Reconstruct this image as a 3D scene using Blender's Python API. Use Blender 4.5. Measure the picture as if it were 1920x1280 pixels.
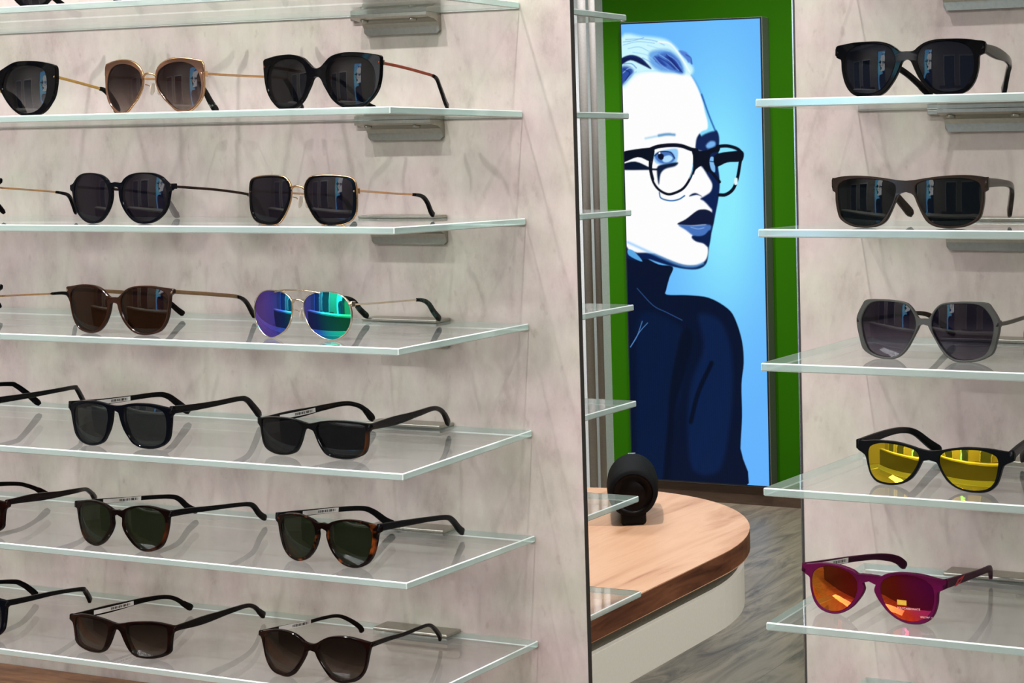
import bpy, bmesh, math, random
import numpy as np
from mathutils import Vector, Matrix

for o in list(bpy.data.objects): bpy.data.objects.remove(o)
S = bpy.context.scene
COL = S.collection

# ------------------------------------------------------------------ camera
# world: X runs along the display wall (its face is y = 0, the camera stands at y < 0), Z up, z = 0 is eye height
CAM_D, YAW, PITCH, ROLL = 1.39064, -0.37423, 0.06838, -0.01392
F_PX, CX, CY = 3200.0, 1728.16, 484.26
cy_, sy_, cp_, sp_ = math.cos(YAW), math.sin(YAW), math.cos(PITCH), math.sin(PITCH)
fw = Vector((sy_*cp_, cy_*cp_, -sp_)); rt = Vector((cy_, -sy_, 0)); up = rt.cross(fw)
c_, s_ = math.cos(ROLL), math.sin(ROLL)
rt, up = rt*c_ + up*s_, up*c_ - rt*s_
cam = bpy.data.objects.new('camera', bpy.data.cameras.new('camera')); COL.objects.link(cam)
m = Matrix((rt, up, -fw)).transposed().to_4x4(); m.translation = Vector((0, -CAM_D, 0))
cam.matrix_world = m
cam.data.sensor_width = 36; cam.data.lens = F_PX*36/1920
cam.data.shift_x = (960-CX)/1920; cam.data.shift_y = (CY-640)/1920
cam.data.clip_start = 0.02
S.camera = cam

# ------------------------------------------------------------------ world, view
FLOOR, CEIL = -1.45, 1.45
w = bpy.data.worlds.new('world'); S.world = w; w.use_nodes = True
w.node_tree.nodes['Background'].inputs[0].default_value = (0.8, 0.88, 1.0, 1)
w.node_tree.nodes['Background'].inputs[1].default_value = 0.3
S.view_settings.view_transform = 'Standard'; S.view_settings.look = 'None'
S.view_settings.gamma = 1; S.view_settings.use_curve_mapping = False
S.view_settings.exposure = 0.0
S.cycles.transparent_max_bounces = 48; S.cycles.max_bounces = 10; S.cycles.glossy_bounces = 5

# added soft fill panels at the ceiling (their unseen fixtures are built further down) : x, y, size x, size y, watts
FILL_PANELS = [(-2.2, -2.4, 1.2, 0.6, 44), (0.6, -2.4, 1.2, 0.6, 34), (-3.6, -3.9, 2.4, 0.6, 90), (-2.9, 2.6, 1.2, 0.6, 30)]
for i, (x, y, a, b, W_) in enumerate(FILL_PANELS):
    l = bpy.data.lights.new('fill_panel_lamp', 'AREA'); l.shape = 'RECTANGLE'; l.size = a; l.size_y = b
    l.energy = W_; l.color = (0.92, 0.95, 1.0)
    o = bpy.data.objects.new('fill_panel_lamp', l); COL.objects.link(o); o.location = (x, y, CEIL-0.035)
# row of spots before the shelves, then back-room spots, some added: x, y, target, watts, cone degrees
SPOTS = [(-1.32, -0.95, (-1.40, -0.1, -0.6), 76, 72), (-0.82, -0.95, (-0.90, -0.1, -0.6), 62, 72), (-0.17, -0.95, (-0.50, -0.1, -0.6), 31, 72),
         (-1.9, -0.95, (-1.8, -0.1, -0.6), 54, 72), (-1.75, 1.05, (-1.75, 1.05, -0.7), 110, 70), (0.4, 1.5, (-1.5, 1.0, -0.9), 215, 60),  # last one: unseen spot added to brighten the table apron
         (-2.6, 3.3, (-3.1, 4.4, -1.0), 120, 95), (-3.5, 2.3, (-3.75, 4.6, -0.55), 190, 44), (0.0, 0.9, (-1.0, 0.1, -0.15), 80, 45)]  # last two: unseen spots added to brighten the column and rear shelf ends
for x, y, t, W_, a in SPOTS:
    l = bpy.data.lights.new('spot_lamp', 'SPOT'); l.energy = W_; l.spot_size = math.radians(a); l.spot_blend = 0.9
    l.shadow_soft_size = 0.022; l.color = (1.0, 0.975, 0.995)
    o = bpy.data.objects.new('spot_lamp', l); COL.objects.link(o); o.location = (x, y, 1.335)
    o.rotation_euler = (Vector(t)-Vector((x, y, 1.335))).to_track_quat('-Z', 'Y').to_euler()

# ------------------------------------------------------------------ materials
def srgb(*c):
    return tuple(((v/255)/12.92 if v/255 <= 0.04045 else ((v/255+0.055)/1.055)**2.4) for v in c)+(1,)
def newmat(name):
    m = bpy.data.materials.new(name); m.use_nodes = True; nt = m.node_tree
    for n in list(nt.nodes): nt.nodes.remove(n)
    out = nt.nodes.new('ShaderNodeOutputMaterial')
    return m, nt, out
def N(nt, t, **kw):
    n = nt.nodes.new(t)
    for k, v in kw.items():
        if k.startswith('i_'): n.inputs[k[2:].replace('_', ' ')].default_value = v
        else: setattr(n, k, v)
    return n
def ramp(nt, stops, interp='LINEAR'):
    r = nt.nodes.new('ShaderNodeValToRGB'); cr = r.color_ramp; cr.interpolation = interp
    while len(cr.elements) > 1: cr.elements.remove(cr.elements[0])
    cr.elements[0].position = stops[0][0]; cr.elements[0].color = stops[0][1]
    for p, c in stops[1:]:
        e = cr.elements.new(p); e.color = c
    return r
def plain(name, col, rough=0.5, metal=0.0, bump=0.0, bscale=200, spec=None, vary=0.06):
    if spec is None: spec = 0.12 if name.startswith(('acetate', 'matte', 'tip_', 'speaker', 'radiator')) else 0.5
    m, nt, out = newmat(name); b = N(nt, 'ShaderNodeBsdfPrincipled')
    b.inputs['Roughness'].default_value = rough; b.inputs['Metallic'].default_value = metal
    b.inputs['Specular IOR Level'].default_value = spec
    tc = N(nt, 'ShaderNodeTexCoord'); no = N(nt, 'ShaderNodeTexNoise'); no.inputs['Scale'].default_value = bscale
    nt.links.new(tc.outputs['Object'], no.inputs['Vector'])
    r = ramp(nt, [(0.3, tuple(c*(1-vary) for c in col[:3])+(1,)), (0.7, tuple(min(1, c*(1+vary)) for c in col[:3])+(1,))])
    nt.links.new(no.outputs['Fac'], r.inputs['Fac']); nt.links.new(r.outputs['Color'], b.inputs['Base Color'])
    if bump:
        bp = N(nt, 'ShaderNodeBump'); bp.inputs['Strength'].default_value = bump; bp.inputs['Distance'].default_value = 0.001
        nt.links.new(no.outputs['Fac'], bp.inputs['Height']); nt.links.new(bp.outputs['Normal'], b.inputs['Normal'])
    nt.links.new(b.outputs[0], out.inputs[0]); return m
def emis(name, col, st):
    m, nt, out = newmat(name); e = N(nt, 'ShaderNodeEmission'); e.inputs[0].default_value = col; e.inputs[1].default_value = st
    nt.links.new(e.outputs[0], out.inputs[0]); return m

def concrete():
    m, nt, out = newmat('concrete_laminate'); b = N(nt, 'ShaderNodeBsdfPrincipled', i_Roughness=0.62)
    b.inputs['Specular IOR Level'].default_value = 0.3
    g = N(nt, 'ShaderNodeNewGeometry')
    big = N(nt, 'ShaderNodeTexNoise'); big.inputs['Scale'].default_value = 9; big.inputs['Detail'].default_value = 8; big.inputs['Roughness'].default_value = 0.66
    mp = N(nt, 'ShaderNodeMapping'); mp.inputs['Scale'].default_value = (1, 1, 0.55)
    nt.links.new(g.outputs['Position'], mp.inputs['Vector']); nt.links.new(mp.outputs[0], big.inputs['Vector'])
    r1 = ramp(nt, [(0.30, srgb(178, 167, 164)), (0.43, srgb(194, 184, 180)), (0.55, srgb(202, 194, 187)), (0.72, srgb(188, 181, 174))])
    nt.links.new(big.outputs['Fac'], r1.inputs['Fac'])
    # pinkish and greenish clouds
    n2 = N(nt, 'ShaderNodeTexNoise'); n2.inputs['Scale'].default_value = 13; n2.inputs['Detail'].default_value = 3
    nt.links.new(g.outputs['Position'], n2.inputs['Vector'])
    r2 = ramp(nt, [(0.35, srgb(255, 246, 246)), (0.65, srgb(247, 251, 240))]); nt.links.new(n2.outputs['Fac'], r2.inputs['Fac'])
    mx = N(nt, 'ShaderNodeMixRGB', blend_type='MULTIPLY'); mx.inputs[0].default_value = 1
    nt.links.new(r1.outputs['Color'], mx.inputs[1]); nt.links.new(r2.outputs['Color'], mx.inputs[2])
    # dark vertical smudges and pits
    mp3 = N(nt, 'ShaderNodeMapping'); mp3.inputs['Scale'].default_value = (1, 1, 0.6); nt.links.new(g.outputs['Position'], mp3.inputs['Vector'])
    n3 = N(nt, 'ShaderNodeTexNoise'); n3.inputs['Scale'].default_value = 90; n3.inputs['Detail'].default_value = 3
    nt.links.new(mp3.outputs[0], n3.inputs['Vector'])
    r3 = ramp(nt, [(0.25, srgb(236, 232, 232)), (0.37, (1, 1, 1, 1))]); nt.links.new(n3.outputs['Fac'], r3.inputs['Fac'])
    mx2 = N(nt, 'ShaderNodeMixRGB', blend_type='MULTIPLY'); mx2.inputs[0].default_value = 1
    nt.links.new(mx.outputs[0], mx2.inputs[1]); nt.links.new(r3.outputs['Color'], mx2.inputs[2])
    n4 = N(nt, 'ShaderNodeTexNoise'); n4.inputs['Scale'].default_value = 24; n4.inputs['Detail'].default_value = 7; n4.inputs['Roughness'].default_value = 0.7
    nt.links.new(mp.outputs[0], n4.inputs['Vector'])
    r4 = ramp(nt, [(0.30, srgb(222, 216, 216)), (0.46, srgb(246, 243, 243)), (0.62, (1, 1, 1, 1))]); nt.links.new(n4.outputs['Fac'], r4.inputs['Fac'])
    mx4 = N(nt, 'ShaderNodeMixRGB', blend_type='MULTIPLY'); mx4.inputs[0].default_value = 1
    nt.links.new(mx2.outputs[0], mx4.inputs[1]); nt.links.new(r4.outputs['Color'], mx4.inputs[2])
    nt.links.new(mx4.outputs[0], b.inputs['Base Color'])
    bp = N(nt, 'ShaderNodeBump'); bp.inputs['Strength'].default_value = 0.15; bp.inputs['Distance'].default_value = 0.001
    nt.links.new(n3.outputs['Fac'], bp.inputs['Height']); nt.links.new(bp.outputs[0], b.inputs['Normal'])
    nt.links.new(b.outputs[0], out.inputs[0]); return m

def fresnel(nt, ior=1.5):
    # same reflectance whichever side of the sheet the ray meets
    fr = N(nt, 'ShaderNodeFresnel'); geo = N(nt, 'ShaderNodeNewGeometry')
    mr = N(nt, 'ShaderNodeMapRange'); mr.inputs[3].default_value = ior; mr.inputs[4].default_value = 1/ior
    nt.links.new(geo.outputs['Backfacing'], mr.inputs[0]); nt.links.new(mr.outputs[0], fr.inputs[0]); return fr
def glass_face():
    m, nt, out = newmat('clear_shelf_glass')
    t = N(nt, 'ShaderNodeBsdfTransparent'); t.inputs[0].default_value = (0.942, 0.953, 0.950, 1)
    g = N(nt, 'ShaderNodeBsdfGlossy'); g.inputs['Roughness'].default_value = 0.0; g.inputs[0].default_value = (0.99, 1.0, 0.99, 1)
    fr = fresnel(nt); sel = N(nt, 'ShaderNodeMixShader'); nt.links.new(fr.outputs[0], sel.inputs[0])
    nt.links.new(t.outputs[0], sel.inputs[1]); nt.links.new(g.outputs[0], sel.inputs[2])
    d = N(nt, 'ShaderNodeBsdfDiffuse'); d.inputs[0].default_value = (0.75, 0.76, 0.75, 1)      # pale haze in the colour, stands in for brighter reflections
    fin = N(nt, 'ShaderNodeMixShader'); fin.inputs[0].default_value = 0.06
    nt.links.new(sel.outputs[0], fin.inputs[1]); nt.links.new(d.outputs[0], fin.inputs[2])
    nt.links.new(fin.outputs[0], out.inputs[0]); return m
def glass_edge():
    m, nt, out = newmat('ground_glass_edge')
    d = N(nt, 'ShaderNodeBsdfDiffuse'); d.inputs[0].default_value = srgb(222, 240, 235)
    tl = N(nt, 'ShaderNodeBsdfTranslucent'); tl.inputs[0].default_value = srgb(204, 243, 234)
    mx = N(nt, 'ShaderNodeMixShader'); mx.inputs[0].default_value = 0.45
    nt.links.new(d.outputs[0], mx.inputs[1]); nt.links.new(tl.outputs[0], mx.inputs[2])
    g = N(nt, 'ShaderNodeBsdfGlossy'); g.inputs['Roughness'].default_value = 0.12; g.inputs[0].default_value = (0.93, 1, 0.98, 1)
    m2 = N(nt, 'ShaderNodeMixShader'); m2.inputs[0].default_value = 0.22
    nt.links.new(mx.outputs[0], m2.inputs[1]); nt.links.new(g.outputs[0], m2.inputs[2])
    tr = N(nt, 'ShaderNodeBsdfTransparent'); tr.inputs[0].default_value = (0.80, 0.93, 0.90, 1)
    m3 = N(nt, 'ShaderNodeMixShader'); m3.inputs[0].default_value = 0.38
    nt.links.new(m2.outputs[0], m3.inputs[1]); nt.links.new(tr.outputs[0], m3.inputs[2])
    nt.links.new(m3.outputs[0], out.inputs[0]); return m

def wood(name, cols, rough=0.35, scale=(1, 8, 8), dirn='y', streak=3.0):
    m, nt, out = newmat(name); b = N(nt, 'ShaderNodeBsdfPrincipled', i_Roughness=rough)
    g = N(nt, 'ShaderNodeNewGeometry'); mp = N(nt, 'ShaderNodeMapping'); mp.inputs['Scale'].default_value = scale
    nt.links.new(g.outputs['Position'], mp.inputs['Vector'])
    n = N(nt, 'ShaderNodeTexNoise'); n.inputs['Scale'].default_value = streak; n.inputs['Detail'].default_value = 7; n.inputs['Roughness'].default_value = 0.62
    n.inputs['Distortion'].default_value = 0.5
    nt.links.new(mp.outputs[0], n.inputs['Vector'])
    k = len(cols); r = ramp(nt, [(0.28+0.44*i/(k-1), c) for i, c in enumerate(cols)])
    nt.links.new(n.outputs['Fac'], r.inputs['Fac']); nt.links.new(r.outputs['Color'], b.inputs['Base Color'])
    bp = N(nt, 'ShaderNodeBump'); bp.inputs['Strength'].default_value = 0.1; bp.inputs['Distance'].default_value = 0.001
    nt.links.new(n.outputs['Fac'], bp.inputs['Height']); nt.links.new(bp.outputs[0], b.inputs['Normal'])
    nt.links.new(b.outputs[0], out.inputs[0]); return m

def tortoise(name, dark, amber, scale=60, lo=0.52, hi=0.66):
    m, nt, out = newmat(name); b = N(nt, 'ShaderNodeBsdfPrincipled', i_Roughness=0.09); b.inputs['Specular IOR Level'].default_value = 0.16
    tc = N(nt, 'ShaderNodeTexCoord'); n = N(nt, 'ShaderNodeTexNoise'); n.inputs['Scale'].default_value = scale; n.inputs['Detail'].default_value = 2
    nt.links.new(tc.outputs['Object'], n.inputs['Vector'])
    r = ramp(nt, [(lo, dark), (hi, amber)]); nt.links.new(n.outputs['Fac'], r.inputs['Fac'])
    nt.links.new(r.outputs['Color'], b.inputs['Base Color']); nt.links.new(b.outputs[0], out.inputs[0]); return m
def translucent_acetate(name, col, alpha=0.35, rough=0.15):
    m, nt, out = newmat(name); b = N(nt, 'ShaderNodeBsdfPrincipled', i_Roughness=rough); b.inputs['Base Color'].default_value = col; b.inputs['Specular IOR Level'].default_value = 0.3
    t = N(nt, 'ShaderNodeBsdfTransparent'); t.inputs[0].default_value = tuple(min(1, c**0.4) for c in col[:3])+(1,)
    mx = N(nt, 'ShaderNodeMixShader'); mx.inputs[0].default_value = alpha
    nt.links.new(b.outputs[0], mx.inputs[1]); nt.links.new(t.outputs[0], mx.inputs[2]); nt.links.new(mx.outputs[0], out.inputs[0]); return m
def lens_mat(name, top, bot=None, refl=(1, 1, 1, 1), gain=0.6, body=(0.004, 0.004, 0.005, 1)):
    """tinted lens: transparent tint (graded over the lens height, object Z) under a clear-coat reflection"""
    m, nt, out = newmat(name); t = N(nt, 'ShaderNodeBsdfTransparent')
    sq = lambda c: tuple(v**0.5 for v in c[:3])+(1,)          # the tint is shared by the two faces of the lens
    top = sq(top); bot = sq(bot) if bot else None
    if bot:
        tc = N(nt, 'ShaderNodeTexCoord'); sp = N(nt, 'ShaderNodeSeparateXYZ'); nt.links.new(tc.outputs['Object'], sp.inputs[0])
        mr = N(nt, 'ShaderNodeMapRange'); mr.inputs[1].default_value = 0.0; mr.inputs[2].default_value = 0.045
        nt.links.new(sp.outputs[2], mr.inputs[0]); r = ramp(nt, [(0.08, bot), (0.75, top)])
        nt.links.new(mr.outputs[0], r.inputs['Fac']); nt.links.new(r.outputs['Color'], t.inputs[0])
    else: t.inputs[0].default_value = top
    d = N(nt, 'ShaderNodeBsdfDiffuse'); d.inputs[0].default_value = body
    g = N(nt, 'ShaderNodeBsdfGlossy'); g.inputs['Roughness'].default_value = 0.015; g.inputs[0].default_value = refl
    md = N(nt, 'ShaderNodeMixShader'); md.inputs[0].default_value = 0.3
    nt.links.new(t.outputs[0], md.inputs[1]); nt.links.new(d.outputs[0], md.inputs[2])
    fr = fresnel(nt)
    ml = N(nt, 'ShaderNodeMath', operation='MULTIPLY'); ml.inputs[1].default_value = gain; nt.links.new(fr.outputs[0], ml.inputs[0])
    mx = N(nt, 'ShaderNodeMixShader'); nt.links.new(ml.outputs[0], mx.inputs[0])
    nt.links.new(md.outputs[0], mx.inputs[1]); nt.links.new(g.outputs[0], mx.inputs[2]); nt.links.new(mx.outputs[0], out.inputs[0]); return m
def mirror_mat(name, stops, fac=0.8, body=(0.02, 0.02, 0.02, 1), blend=0.5):
    """mirror coated lens: the coating's colour shifts with the angle it is seen under"""
    m, nt, out = newmat(name); lw = N(nt, 'ShaderNodeLayerWeight'); lw.inputs[0].default_value = blend
    r = ramp(nt, stops); nt.links.new(lw.outputs['Facing'], r.inputs['Fac'])
    g = N(nt, 'ShaderNodeBsdfGlossy'); g.inputs['Roughness'].default_value = 0.02; nt.links.new(r.outputs['Color'], g.inputs[0])
    d = N(nt, 'ShaderNodeBsdfDiffuse'); nt.links.new(r.outputs['Color'], d.inputs[0])
    b = N(nt, 'ShaderNodeBsdfDiffuse'); b.inputs[0].default_value = body
    m1 = N(nt, 'ShaderNodeMixShader'); m1.inputs[0].default_value = 0.2
    nt.links.new(b.outputs[0], m1.inputs[1]); nt.links.new(d.outputs[0], m1.inputs[2])
    mx = N(nt, 'ShaderNodeMixShader'); mx.inputs[0].default_value = fac
    nt.links.new(m1.outputs[0], mx.inputs[1]); nt.links.new(g.outputs[0], mx.inputs[2]); nt.links.new(mx.outputs[0], out.inputs[0]); return m
def label_mat():
    """white price sticker with a printed code: short dark bars along its length"""
    m, nt, out = newmat('price_sticker'); b = N(nt, 'ShaderNodeBsdfPrincipled', i_Roughness=0.5)
    uv = N(nt, 'ShaderNodeUVMap'); uv.uv_map = 'uv'
    sp = N(nt, 'ShaderNodeSeparateXYZ'); nt.links.new(uv.outputs[0], sp.inputs[0])
    n = N(nt, 'ShaderNodeTexNoise'); n.noise_dimensions = '1D'; n.inputs['Scale'].default_value = 42; n.inputs['Detail'].default_value = 1
    nt.links.new(sp.outputs[0], n.inputs['W'])
    gt = N(nt, 'ShaderNodeMath', operation='LESS_THAN'); gt.inputs[1].default_value = 0.54; nt.links.new(n.outputs['Fac'], gt.inputs[0])
    a1 = N(nt, 'ShaderNodeMath', operation='GREATER_THAN'); a1.inputs[1].default_value = 0.42; nt.links.new(sp.outputs[0], a1.inputs[0])
    a2 = N(nt, 'ShaderNodeMath', operation='LESS_THAN'); a2.inputs[1].default_value = 0.93; nt.links.new(sp.outputs[0], a2.inputs[0])
    a3 = N(nt, 'ShaderNodeMath', operation='GREATER_THAN'); a3.inputs[1].default_value = 0.22; nt.links.new(sp.outputs[1], a3.inputs[0])
    a4 = N(nt, 'ShaderNodeMath', operation='LESS_THAN'); a4.inputs[1].default_value = 0.78; nt.links.new(sp.outputs[1], a4.inputs[0])
    prev = gt
    for a in (a1, a2, a3, a4):
        mu = N(nt, 'ShaderNodeMath', operation='MULTIPLY'); nt.links.new(prev.outputs[0], mu.inputs[0]); nt.links.new(a.outputs[0], mu.inputs[1]); prev = mu
    mx = N(nt, 'ShaderNodeMixRGB'); mx.inputs[1].default_value = srgb(232, 230, 226); mx.inputs[2].default_value = srgb(40, 38, 38)
    nt.links.new(prev.outputs[0], mx.inputs[0]); nt.links.new(mx.outputs[0], b.inputs['Base Color']); nt.links.new(b.outputs[0], out.inputs[0]); return m

def floor_mat():
    m, nt, out = newmat('grey_oak_planks'); b = N(nt, 'ShaderNodeBsdfPrincipled', i_Roughness=0.42)
    g = N(nt, 'ShaderNodeNewGeometry')
    rot = N(nt, 'ShaderNodeMapping'); rot.inputs['Rotation'].default_value = (0, 0, math.radians(90)); nt.links.new(g.outputs['Position'], rot.inputs['Vector'])
    br = N(nt, 'ShaderNodeTexBrick'); br.inputs['Scale'].default_value = 1.0; br.inputs['Brick Width'].default_value = 1.3; br.inputs['Row Height'].default_value = 0.19
    br.inputs['Mortar Size'].default_value = 0.0012; br.inputs['Color1'].default_value = (0.85, 0.85, 0.85, 1); br.inputs['Color2'].default_value = (1, 1, 1, 1)
    br.inputs['Mortar'].default_value = (0.55, 0.55, 0.55, 1); nt.links.new(rot.outputs[0], br.inputs['Vector'])
    mp = N(nt, 'ShaderNodeMapping'); mp.inputs['Scale'].default_value = (5.5, 1.1, 1); nt.links.new(g.outputs['Position'], mp.inputs['Vector'])
    n = N(nt, 'ShaderNodeTexNoise'); n.inputs['Scale'].default_value = 2.6; n.inputs['Detail'].default_value = 8; n.inputs['Roughness'].default_value = 0.65; n.inputs['Distortion'].default_value = 1.2
    nt.links.new(mp.outputs[0], n.inputs['Vector'])
    r = ramp(nt, [(0.30, srgb(104, 95, 84)), (0.42, srgb(144, 132, 114)), (0.55, srgb(172, 158, 136)), (0.72, srgb(186, 172, 150))])
    nt.links.new(n.outputs['Fac'], r.inputs['Fac'])
    mx = N(nt, 'ShaderNodeMixRGB', blend_type='MULTIPLY'); mx.inputs[0].default_value = 1
    nt.links.new(r.outputs['Color'], mx.inputs[1]); nt.links.new(br.outputs['Color'], mx.inputs[2])
    nt.links.new(mx.outputs[0], b.inputs['Base Color']); nt.links.new(b.outputs[0], out.inputs[0]); return m

M = dict(
 arris_glint=plain('glass_arris_glint', srgb(226, 238, 233), 0.15, vary=0.01), concrete=concrete(), glass=glass_face(), edge=glass_edge(), label=label_mat(), floor=floor_mat(),  # arris: chamfer highlight put into a near-white colour
 green=plain('green_wall_paint', srgb(44, 104, 0), 0.7, spec=0.08, vary=0.03, bscale=3),
 white=plain('white_laminate', srgb(232, 230, 214), 0.35, vary=0.02), recess=plain('grey_recess', srgb(140, 138, 126), 0.6),
 ceiling=plain('ceiling_white', srgb(225, 222, 216), 0.8, vary=0.02), roomwall=plain('pale_room_wall', srgb(176, 168, 156), 0.7, vary=0.03, bscale=2),
 table=wood('oak_tabletop', [srgb(150, 98, 70), srgb(196, 146, 110), srgb(216, 172, 136), srgb(205, 158, 122), srgb(160, 108, 78)], 0.38, (7, 1.0, 7), streak=1.6),
 tableedge=wood('oak_edge', [srgb(60, 34, 22), srgb(108, 66, 44), srgb(136, 88, 60)], 0.45, (3, 3, 22), streak=2.4),
 counter=wood('counter_wood', [srgb(78, 48, 30), srgb(122, 80, 52), srgb(146, 100, 66), srgb(108, 68, 44), srgb(134, 90, 60)], 0.4, (2.0, 14, 14), streak=4),
 plinth=wood('dark_plinth', [srgb(62, 46, 34), srgb(84, 64, 50), srgb(98, 78, 60)], 0.5, (2, 2, 12), streak=2),
 steel=plain('brushed_steel', srgb(172, 169, 158), 0.36, 1.0, 0.1, 300), darkedge=plain('dark_panel_edge', srgb(58, 54, 50), 0.5), 
 alu=plain('aluminium_bead', srgb(205, 205, 205), 0.25, 1.0), tvframe=plain('lightbox_frame', srgb(122, 127, 116), 0.5, 0.0), tvdark=plain('lightbox_gasket', srgb(18, 26, 44), 0.5),
 rail=plain('upright_grey', srgb(196, 190, 184), 0.45), railpaint=plain('upright_white', srgb(222, 226, 226), 0.4), slot=plain('upright_slot', srgb(60, 72, 96), 0.6),
 black=plain('acetate_black', (0.0025, 0.0025, 0.003, 1), 0.07), matte=plain('matte_black_frame', (0.0025, 0.003, 0.004, 1), 0.35),
 navy=plain('acetate_navy', (0.0022, 0.0027, 0.0045, 1), 0.07), brownblack=plain('acetate_brown_black', (0.004, 0.0022, 0.0018, 1), 0.1),
 blackbrown=tortoise('acetate_black_brown', (0.004, 0.004, 0.004, 1), (0.05, 0.018, 0.006, 1), 30, 0.6, 0.75),
 darkwine=tortoise('acetate_dark_wine', (0.004, 0.0015, 0.0012, 1), (0.012, 0.003, 0.002, 1), 70, 0.5, 0.72),
 tort=tortoise('acetate_tortoise', (0.005, 0.002, 0.0015, 1), (0.15, 0.034, 0.006, 1), 85, 0.58, 0.72),
 tort2=tortoise('acetate_amber_brown', (0.004, 0.0018, 0.0014, 1), (0.055, 0.012, 0.003, 1), 40, 0.56, 0.74),
 brown=translucent_acetate('acetate_brown', (0.022, 0.0065, 0.0025, 1), 0.06), taupe=translucent_acetate('acetate_taupe', (0.028, 0.018, 0.013, 1), 0.1),
 rosebrown=translucent_acetate('acetate_rose_brown', (0.13, 0.06, 0.035, 1), 0.1), grey=translucent_acetate('acetate_smoke', (0.10, 0.10, 0.092, 1), 0.3),
 smoketip=translucent_acetate('acetate_clear_tip', (0.30, 0.27, 0.27, 1), 0.4), beige=plain('temple_beige', (0.27, 0.16, 0.075, 1), 0.3, 0.3),
 plum=plain('matte_plum', srgb(86, 8, 54), 0.42, vary=0.1), plumdark=plain('matte_dark_plum', srgb(54, 5, 34), 0.45),
 gold=plain('rose_gold_wire', srgb(222, 176, 128), 0.2, 1.0), yellowgold=plain('yellow_gold_wire', srgb(206, 168, 96), 0.25, 1.0), palegold=plain('pale_gold_wire', srgb(226, 214, 190), 0.18, 1.0),
 copper=plain('copper_temple', srgb(150, 72, 46), 0.3, 0.8), darkmetal=plain('dark_metal', srgb(58, 40, 32), 0.3, 0.8), tipblack=plain('tip_black', (0.003, 0.0028, 0.003, 1), 0.2),
 tiptort=tortoise('tip_tortoise', (0.006, 0.006, 0.005, 1), (0.22, 0.26, 0.22, 1), 160, 0.58, 0.66), tipgreen=tortoise('tip_dark_green', (0.005, 0.008, 0.007, 1), (0.03, 0.06, 0.05, 1), 120),
 silicone=translucent_acetate('nose_pad_silicone', (0.75, 0.70, 0.62, 1), 0.55), speaker=plain('speaker_fabric', (0.004, 0.0045, 0.005, 1), 0.75, bump=0.3, bscale=900),
 rubber=plain('speaker_rubber', (0.003, 0.003, 0.003, 1), 0.5), cone=plain('radiator_cone', (0.005, 0.003, 0.0025, 1), 0.45), badge=plain('silver_badge', srgb(120, 130, 150), 0.3, 0.8),
 red=plain('coral_mark', srgb(232, 70, 78), 0.5), stickeryellow=plain('yellow_sticker', srgb(214, 170, 58), 0.5), print=plain('white_print', srgb(232, 196, 196), 0.6),
 lampwhite=plain('lamp_housing', srgb(210, 208, 204), 0.4), lampglow=emis('lamp_glow', (1, 0.95, 0.88, 1), 60), fillglow=emis('fill_panel_glow', (1, 0.97, 0.94, 1), 5.0),
 windowglass=emis('evening_window', srgb(96, 116, 150), 0.35), chair=plain('dark_red_chair', srgb(96, 34, 34), 0.6), deskdark=plain('desk_dark', srgb(60, 56, 58), 0.5),
 L_dark=lens_mat('lens_dark_grey', (0.045, 0.045, 0.05, 1)), L_greygrad=lens_mat('lens_grey_gradient', (0.05, 0.05, 0.058, 1), (0.42, 0.42, 0.45, 1)),
 L_violet=lens_mat('lens_violet_grey', (0.05, 0.045, 0.06, 1), body=(0.007, 0.005, 0.010, 1)), L_browngrad=lens_mat('lens_brown_gradient', (0.045, 0.03, 0.03, 1), (0.50, 0.42, 0.38, 1), body=(0.014, 0.008, 0.008, 1)),
 L_brown=lens_mat('lens_brown', (0.07, 0.03, 0.015, 1), body=(0.012, 0.005, 0.002, 1)), L_green=lens_mat('lens_green', (0.06, 0.075, 0.045, 1), body=(0.007, 0.009, 0.003, 1)),
 L_smoke=lens_mat('lens_smoke_brown', (0.03, 0.02, 0.015, 1), (0.30, 0.23, 0.19, 1), body=(0.010, 0.006, 0.004, 1)), L_slate=lens_mat('lens_slate', (0.09, 0.10, 0.10, 1), body=(0.012, 0.013, 0.014, 1)),
 L_purplegrad=lens_mat('lens_purple_gradient', (0.03, 0.025, 0.04, 1), (0.40, 0.36, 0.45, 1), body=(0.012, 0.009, 0.016, 1)), L_blue=lens_mat('lens_blue_black', (0.02, 0.025, 0.04, 1), body=(0.006, 0.008, 0.014, 1)),
 L_teal=lens_mat('lens_teal_black', (0.015, 0.02, 0.024, 1), body=(0.003, 0.005, 0.006, 1)),
 X_blue=mirror_mat('mirror_blue_green', [(0.12, (0.02, 0.95, 0.42, 1)), (0.2, (0.02, 0.75, 0.75, 1)), (0.27, (0.05, 0.20, 0.95, 1)), (0.36, (0.16, 0.12, 0.85, 1)), (0.5, (0.30, 0.16, 0.8, 1))], 0.85),
 X_gold=mirror_mat('mirror_gold', [(0.0, (1.0, 0.70, 0.03, 1)), (0.3, (1.0, 0.72, 0.05, 1)), (0.5, (0.6, 0.9, 0.15, 1))], 0.85, (0.25, 0.2, 0.01, 1)),
 X_red=mirror_mat('mirror_orange_magenta', [(0.0, (0.42, 0.02, 0.75, 1)), (0.06, (0.8, 0.03, 0.35, 1)), (0.13, (1.0, 0.07, 0.03, 1)), (0.25, (0.95, 0.2, 0.03, 1)), (0.42, (0.8, 0.42, 0.05, 1))], 0.85, (0.10, 0.01, 0.01, 1)),
)

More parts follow.
